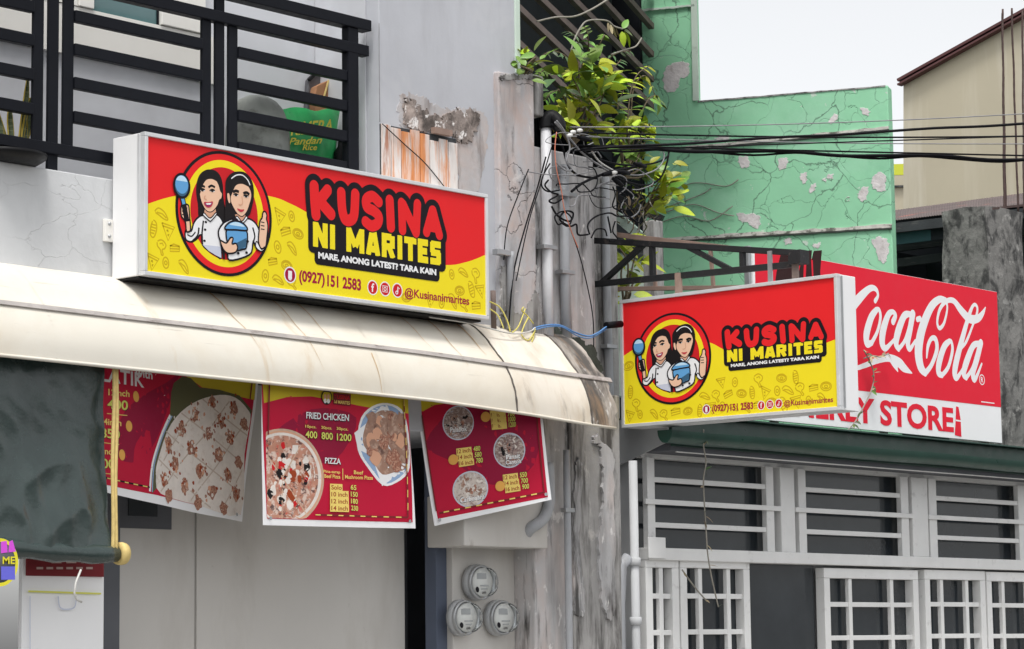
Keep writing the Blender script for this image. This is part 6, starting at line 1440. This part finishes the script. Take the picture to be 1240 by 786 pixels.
for k in range(16):
    cx_, cy_ = rr.uniform(672, 775), rr.uniform(165, 235) + (12 if k % 4 == 0 else 0); rx_, ry_ = rr.uniform(9, 26), rr.uniform(6, 20); a0_ = rr.uniform(0, 6.28); sw = rr.uniform(2.6, 5.2)
    black = rr.random() < 0.4
    tang([(cx_ + rx_ * math.cos(a0_ + sw * q / 7) + rr.uniform(-2, 2), cy_ + ry_ * math.sin(a0_ + sw * q / 7) + rr.uniform(-2, 2) + q * 1.2) for q in range(8)], rr.uniform(0.004, 0.0075), 'cable_black' if black else 'cable_grey', LBK if black else LGY, rr.uniform(-0.02, 0.10))
for (a, b, c_, d) in ((730, 212, 748, 207), (748, 208, 762, 210), (742, 216, 754, 225), (768, 198, 782, 202), (700, 166, 716, 170)):
    t = tag(MB().tube([onY(a, b, YW - 0.2), onY((a + c_) / 2, (b + d) / 2, YW - 0.2), onY(c_, d, YW - 0.2)], [0.012, 0.019, 0.013], 8).build('splice_sleeve', 'cable_black', None), 'taped black cable splice in the tangle at the column head', 'splice', 'cable splices')
for (a, b) in ((744, 209), (694, 160), (702, 158), (690, 164)):
    tag(MB().lathe(onY(a, b, YW - 0.22), [(0.0, -0.022), (0.011, -0.02), (0.014, 0.0), (0.011, 0.02), (0.0, 0.022)], 10, (1, 0, 0.2)).build('porcelain_insulator', 'meter_face', None), 'small white insulator in the tangle at the column head', 'insulator', 'insulators')
tang([(674, 160), (672, 180), (674, 205), (680, 232), (683, 252), (690, 275), (700, 300)], 0.005, 'cable_orange', 'thin orange wire hanging from the tangle down the column', 0.09)
cable([(640, 205, PY - .04), (628, 235, PY - .04), (614, 275, PY - .05), (610, 315, PY - .04)], 0.006, 'cable_black', 'thin black cable sagging across the left side of the pier')
cable([(661, 190, PY - .06), (650, 230, PY - .05), (636, 275, PY - .05), (622, 330, PY - .05), (616, 395, PY - .05)], 0.008, 'cable_black', 'black cable slanting down across the pier face')
cable([(668, 178, PY - .06), (654, 225, PY - .06), (640, 270, PY - .06), (625, 340, PY - .06)], 0.006, 'cable_black', 'thinner black cable beside the slanting one on the pier')
cable([(690, 275, YW - .06), (702, 310, YW - .06), (712, 350, YW - .06), (718, 385, YW - .06), (719, 420, YW - .05)], 0.006, 'cable_black', 'thin black cable running down between conduit and outer column')
cable([(463, 150, YW - .03), (490, 175, YW - .03), (515, 198, YW - .03), (538, 226, YW - .03)], 0.005, 'cable_black', 'thin black wire slanting across the rusty boards')
cable([(459, 28, YW - .01), (459.3, 90, YW - .012), (460, 148, YW - .014)], 0.004, 'cable_grey', 'thin grey wire down the corner left of the stained wall')
GYW = 'yellow wires at the awning corner'
for pts in ([(592, 365, 10.98), (605, 372, 10.95), (614, 388, 10.92), (618, 402, 10.90)], [(593, 374, 10.98), (603, 382, 10.94), (610, 398, 10.9)], [(646, 392, 10.98), (638, 382, 10.97), (632, 376, 10.95), (634, 372, 10.95)], [(636, 374, 10.97), (628, 395, 10.92), (620, 403, 10.9)], [(640, 384, 10.97), (634, 396, 10.93), (632, 406, 10.92), (640, 412, 10.9), (648, 400, 10.95)], [(648, 398, 10.97), (646, 408, 10.93), (644, 414, 10.9)]):
    cable(pts, 0.007, 'cable_yellow', 'yellow wire curling by the end of the long sign', GYW)
cable([(520, 384, 10.86), (560, 390, 10.86), (590, 397, 10.87), (620, 404, 10.88), (640, 402, 10.92), (648, 397, 10.95)], 0.008, 'cable_white', 'white cable lying along the top of the awning')
cable([(645, 398, YW - .08), (660, 394, YW - .08), (678, 394, YW - .08), (695, 402, YW - .07), (712, 407, YW - .07), (724, 403, YW - .1), (736, 395, YW - .1), (748, 393, YW - .1)], 0.009, 'cable_blue', 'blue wire strung across the column to the hanging sign')
cable([(646, 400, YW - .09), (662, 396, YW - .09), (680, 396, YW - .09), (700, 407, YW - .08), (716, 409, YW - .08), (735, 398, YW - .1)], 0.006, 'cable_blue', 'second thinner blue wire twisted with the first across the column')
tag(MB().tube([onY(734, 394, YW - .1), onY(752, 392.5, YW - .1)], 0.024, 10).build('cable_sleeve', 'cable_black', None), 'black rubber sleeve where the blue wire enters the hanging sign', 'sleeve')

# ================================================================ plants
def leaf_mesh(name, ratio, m_, fold=0.18, curl=0.25, n=6):
    vs = []; fs = []
    for j in range(n + 1):
        v = j / n; w = ratio * 0.5 * (math.sin(math.pi * v ** 0.8) ** 0.8 if 0 < v < 1 else 0.02); z = -curl * v * v
        vs += [(-w, v, z + fold * w), (0, v, z), (w, v, z + fold * w)]
    for j in range(n):
        for i in range(2): a = j * 3 + i; fs.append((a, a + 1, a + 4, a + 3))
    me = bpy.data.meshes.new(name); me.from_pydata(vs, [], fs); me.materials.append(MATS[m_])
    me.polygons.foreach_set('use_smooth', [True] * len(fs)); me.update(); return me
LM = {}
for k, r_, m_ in (('bright', 0.46, 'leaf_bright'), ('mid', 0.44, 'leaf_mid'), ('dark', 0.40, 'leaf_dark'), ('narrow', 0.27, 'leaf_mid'), ('narrow_bright', 0.27, 'leaf_bright'), ('narrow_dark', 0.30, 'leaf_dark'), ('dry', 0.30, 'leaf_dry')):
    LM[k] = leaf_mesh('leaf_' + k, r_, m_)
CAMP = Vector((0, 0, CAMZ))
def leaf(parent, pos, d, L, kind, rr, face=0.5):
    """one leaf: base at pos, pointing along d, its upper side turned between the sky and the street"""
    d = Vector(d).normalized()
    nrm = Vector((-0.5 * face, -0.6 * face, 0.9)) + Vector((rr.gauss(0, .45), rr.gauss(0, .45), rr.gauss(0, .3)))
    sd = d.cross(nrm).normalized(); up = sd.cross(d)
    o = bpy.data.objects.new('leaf', LM[kind]); col.objects.link(o); o.parent = parent
    M = Matrix(((sd.x, d.x, up.x, 0), (sd.y, d.y, up.y, 0), (sd.z, d.z, up.z, 0), (0, 0, 0, 1))) @ Matrix.Scale(L, 4)
    M.translation = Vector(pos) - root_loc(parent); o.matrix_local = M
    return o
def bush(label, root_px, Y, clusters, L, seed, stem='stem_brown', name='leafy_plant', spread=0.16):
    """clusters: (px, py, number, kind).  stems run from the root to each cluster; leaves fan out from there"""
    rr = random.Random(seed); base = onY(*root_px, Y)
    t = thing(name, label, 'plant', base)
    for (px, py, n_, kind) in clusters:
        dy = rr.uniform(-0.18, 0.18); c_ = onY(px, py, Y + dy)
        mid_ = base.lerp(c_, 0.5) + Vector((rr.uniform(-.08, .08), rr.uniform(-.08, .05), rr.uniform(0, .10)))
        path = smooth_path([tuple(base), tuple(mid_), tuple(c_)], 5)
        MB().tube([Vector(p) for p in path], [0.010 - 0.006 * i / len(path) for i in range(len(path))], 6).build('stem', stem, t)
        n_ = int(n_ * 1.7)
        for i in range(n_):
            a = 2 * math.pi * i / n_ + rr.uniform(-.5, .5); el = rr.uniform(-0.35, 0.9)
            d = Vector((math.cos(a) * math.cos(el), math.sin(a) * math.cos(el) * 0.8 - 0.15, math.sin(el)))
            pos = c_ + Vector((rr.gauss(0, .045), rr.gauss(0, .06), rr.gauss(0, .045))) + d * 0.02
            leaf(t, pos, d, L * rr.uniform(0.7, 1.25), kind if rr.random() > 0.12 else ('mid' if kind == 'bright' else kind), rr)
    return t
def frond(t, pts, Y, nl, L, kind, rr, stem='stem_brown', droop_=0.6):
    """arching stalk with paired leaflets"""
    P_ = [Vector(p) for p in smooth_path([tuple(onY(a, b, Y + c_)) for a, b, c_ in pts], 6)]
    MB().tube(P_, [0.007 - 0.004 * i / len(P_) for i in range(len(P_))], 5).build('stem', stem, t)
    for k in range(nl):
        f = 0.22 + 0.78 * k / (nl - 1); i = min(int(f * (len(P_) - 1)), len(P_) - 2); p_ = P_[i]; tg = (P_[i + 1] - P_[i]).normalized()
        for s_ in (-1, 1):
            sd = tg.cross(Vector((0.4, 0.5, -0.7))).normalized() * s_
            leaf(t, p_, sd + tg * 0.5 + Vector((0, 0, -droop_ * rr.uniform(0.3, 1))), L * (1 - 0.35 * f) * rr.uniform(0.8, 1.15), kind, rr, 0.8)
PYY = 11.28
bush('bright broad-leaved plant rooted at the column head, its leaves largest', (692, 178), PYY, [(700, 72, 7, 'mid'), (692, 92, 8, 'bright'), (708, 95, 9, 'bright'), (722, 92, 8, 'bright'), (736, 100, 7, 'bright'), (700, 120, 8, 'mid'), (716, 118, 8, 'bright'), (690, 140, 9, 'bright'), (704, 142, 9, 'bright'), (682, 150, 7, 'bright'), (728, 116, 6, 'mid'), (710, 160, 6, 'bright'), (676, 108, 6, 'dark'), (740, 128, 6, 'dark')], 0.165, 3)
t = thing('fern_shrub', 'dark fine-leaved shrub sprawling above the broad-leaved plant', 'plant', onY(700, 150, 11.5))
rr = random.Random(14)
for pts in ([(700, 110, .2), (690, 75, .15), (672, 62, .1), (655, 68, 0)], [(702, 105, .2), (705, 70, .2), (697, 45, .1), (688, 38, 0)], [(705, 105, .2), (718, 70, .2), (728, 50, .1), (732, 42, .1)], [(706, 105, .2), (730, 78, .2), (748, 64, .1), (764, 62, .1)], [(700, 110, .2), (680, 90, .2), (662, 84, .1), (652, 90, .1)], [(706, 100, .2), (712, 66, .2), (712, 44, .1), (708, 32, .1)], [(705, 110, .2), (725, 96, .2), (745, 80, .1), (752, 72, .1)], [(700, 118, .2), (682, 110, .2), (668, 112, .1), (660, 122, .1)], [(706, 112, .2), (735, 108, .2), (752, 102, .1), (760, 108, .1)]):
    frond(t, pts, 11.45, 7, 0.085, 'narrow_dark' if rr.random() < 0.6 else 'mid', rr)
t = thing('fern_frond_plant', 'drooping feathery fronds against the shaded green wall', 'plant', onY(768, 190, 11.6))
for pts, kd in (([(762, 190, 0), (764, 140, 0), (768, 105, 0), (782, 92, 0), (794, 118, 0)], 'narrow_bright'), ([(762, 190, 0), (760, 150, 0), (764, 110, 0), (772, 90, 0), (786, 80, 0)], 'narrow_bright'), ([(764, 185, 0), (772, 150, 0), (784, 122, 0), (796, 116, 0), (801, 128, 0)], 'narrow'), ([(762, 190, 0), (752, 160, 0), (748, 130, 0), (755, 110, 0)], 'narrow'), ([(764, 190, 0), (776, 165, 0), (786, 150, 0), (792, 158, 0)], 'narrow_bright'), ([(760, 195, 0), (750, 175, 0), (742, 160, 0), (735, 165, 0)], 'narrow')):
    frond(t, pts, 11.6, 8, 0.125, kd, rr)
bush('yellow-green clump hanging in front of the green wall below the wires', (778, 262), 11.7, [(800, 222, 9, 'bright'), (806, 234, 8, 'bright'), (797, 236, 8, 'bright'), (812, 226, 6, 'bright'), (803, 246, 6, 'bright'), (808, 212, 6, 'bright')], 0.145, 21, 'stem_brown', 'yellow_green_clump')
bush('mid-height leafy clump between wires and fronds', (756, 215), 11.5, [(748, 150, 7, 'bright'), (762, 158, 7, 'bright'), (776, 162, 6, 'bright'), (752, 172, 6, 'bright'), (768, 180, 7, 'mid'), (782, 172, 5, 'bright'), (758, 195, 6, 'mid'), (774, 200, 6, 'bright'), (780, 212, 6, 'mid')], 0.115, 33, 'stem_brown', 'leafy_clump')
bush('small seedling growing from the top of the pier', (634, 93), 11.12, [(632, 72, 5, 'bright'), (638, 78, 5, 'mid'), (630, 80, 4, 'mid'), (641, 82, 3, 'mid')], 0.105, 41, 'stem_brown', 'seedling')
t = thing('arching_shoot', 'arching bare shoot with few leaves at its tip above the shrub', 'plant', onY(702, 110, 11.4))
P_ = [Vector(p) for p in smooth_path([tuple(onY(a, b, 11.35)) for a, b in ((690, 72), (694, 52), (702, 35), (712, 25), (734, 25), (744, 32), (754, 35))], 6)]
MB().tube(P_, 0.006, 6).build('stem', 'stem_grey', t)
for a, b, dx, dz, L, kd in ((754, 35, .5, .8, .11, 'mid'), (756, 37, 1, -.1, .12, 'mid'), (756, 38, .6, -.7, .12, 'bright'), (753, 38, .1, -1, .11, 'bright'), (736, 27, .1, -1, .07, 'dry'), (739, 29, .15, -1, .08, 'dry'), (742, 31, .1, -1, .09, 'dry'), (746, 33, .1, -1, .08, 'dry')):
    leaf(t, onY(a, b, 11.35), Vector((dx, -0.1, dz)), L, kd, rr)
P_ = [Vector(p) for p in smooth_path([tuple(onY(a, b, 11.4)) for a, b in ((650, 26), (672, 21), (695, 20), (715, 12), (735, 0), (750, -10))], 6)]
tag(MB().tube(P_, 0.007, 6).build('bare_branch', 'stem_grey', None), 'bare grey branch reaching across the dark yard', 'branch')
P_ = [Vector(p) for p in smooth_path([tuple(onY(a, b, 11.4)) for a, b in ((740, 66), (758, 60), (770, 56), (777, 46))], 6)]
tag(MB().tube(P_, 0.006, 6).build('bare_branch', 'stem_grey', None), 'short bare twig curving up beside the arching shoot', 'branch')
bush('yellowing climber inside the black truss bracket', (756, 372), 11.65, [(750, 300, 3, 'narrow_bright'), (756, 318, 4, 'narrow_bright'), (770, 306, 4, 'narrow_bright'), (760, 332, 4, 'narrow_bright'), (765, 345, 3, 'bright'), (758, 356, 4, 'bright')], 0.17, 51, 'stem_brown', 'climber')
# dry tangle of stems below the clump
t = thing('dry_vine', 'dry brown tangle of vine stems hanging beside the stair slab', 'plant', onY(775, 290, 11.7))
rr = random.Random(61)
for k in range(16):
    x, y = rr.uniform(745, 790), rr.uniform(215, 262); pts = [tuple(onY(x, y, 11.65))]
    for j in range(4): x += rr.uniform(-9, 11); y += rr.uniform(3, 13); pts.append(tuple(onY(x, y, 11.65 + rr.uniform(-.1, .1))))
    MB().tube([Vector(p) for p in smooth_path(pts, 4)], 0.005, 5).build('stem', 'stem_brown' if k % 3 else 'stem_grey', t)
for k in range(26): leaf(t, onY(rr.uniform(745, 800), rr.uniform(205, 262), 11.62), (rr.gauss(0, 1), -0.3, rr.gauss(0, .8)), rr.uniform(.04, .08), rr.choice(['mid', 'dark', 'bright', 'dry']), rr)
# thin vine in front of the store window, another on the billboard
def thin_vine(label, pts, Y, nl, seed, kd):
    rr = random.Random(seed); P_ = [Vector(p) for p in smooth_path([tuple(onY(a, b, Y)) for a, b in pts], 6)]
    t = thing('thin_vine', label, 'plant', P_[-1]); MB().tube(P_, 0.0055, 5).build('stem', 'stem_grey', t)
    for k in range(nl):
        p_ = rr.choice(P_); leaf(t, p_, (rr.gauss(0, .7), -0.4, rr.gauss(0, .7)), rr.uniform(0.035, 0.075), rr.choice(kd), rr)
thin_vine('thin dry vine hanging from the gutter in front of the store window', [(852, 520), (852, 540), (855, 560), (852, 580), (853, 610), (855, 640), (857, 670), (862, 700), (870, 735)], 10.72, 12, 71, ['dry', 'dry', 'dark'])
thin_vine('thin dry vine in front of the left store casement', [(826, 690), (842, 712), (856, 728)], 10.95, 2, 72, ['dry'])
thin_vine('thin green vine climbing the billboard beside the hanging sign', [(1020, 528), (1036, 510), (1048, 488), (1056, 470), (1058, 452), (1052, 435), (1046, 424)], 10.98, 22, 73, ['mid', 'mid', 'dry', 'dark'])
thin_vine('short reddish vine tip on the red billboard', [(1046, 434), (1056, 431), (1066, 432), (1076, 428)], 10.98, 9, 74, ['dry', 'dry', 'mid'])
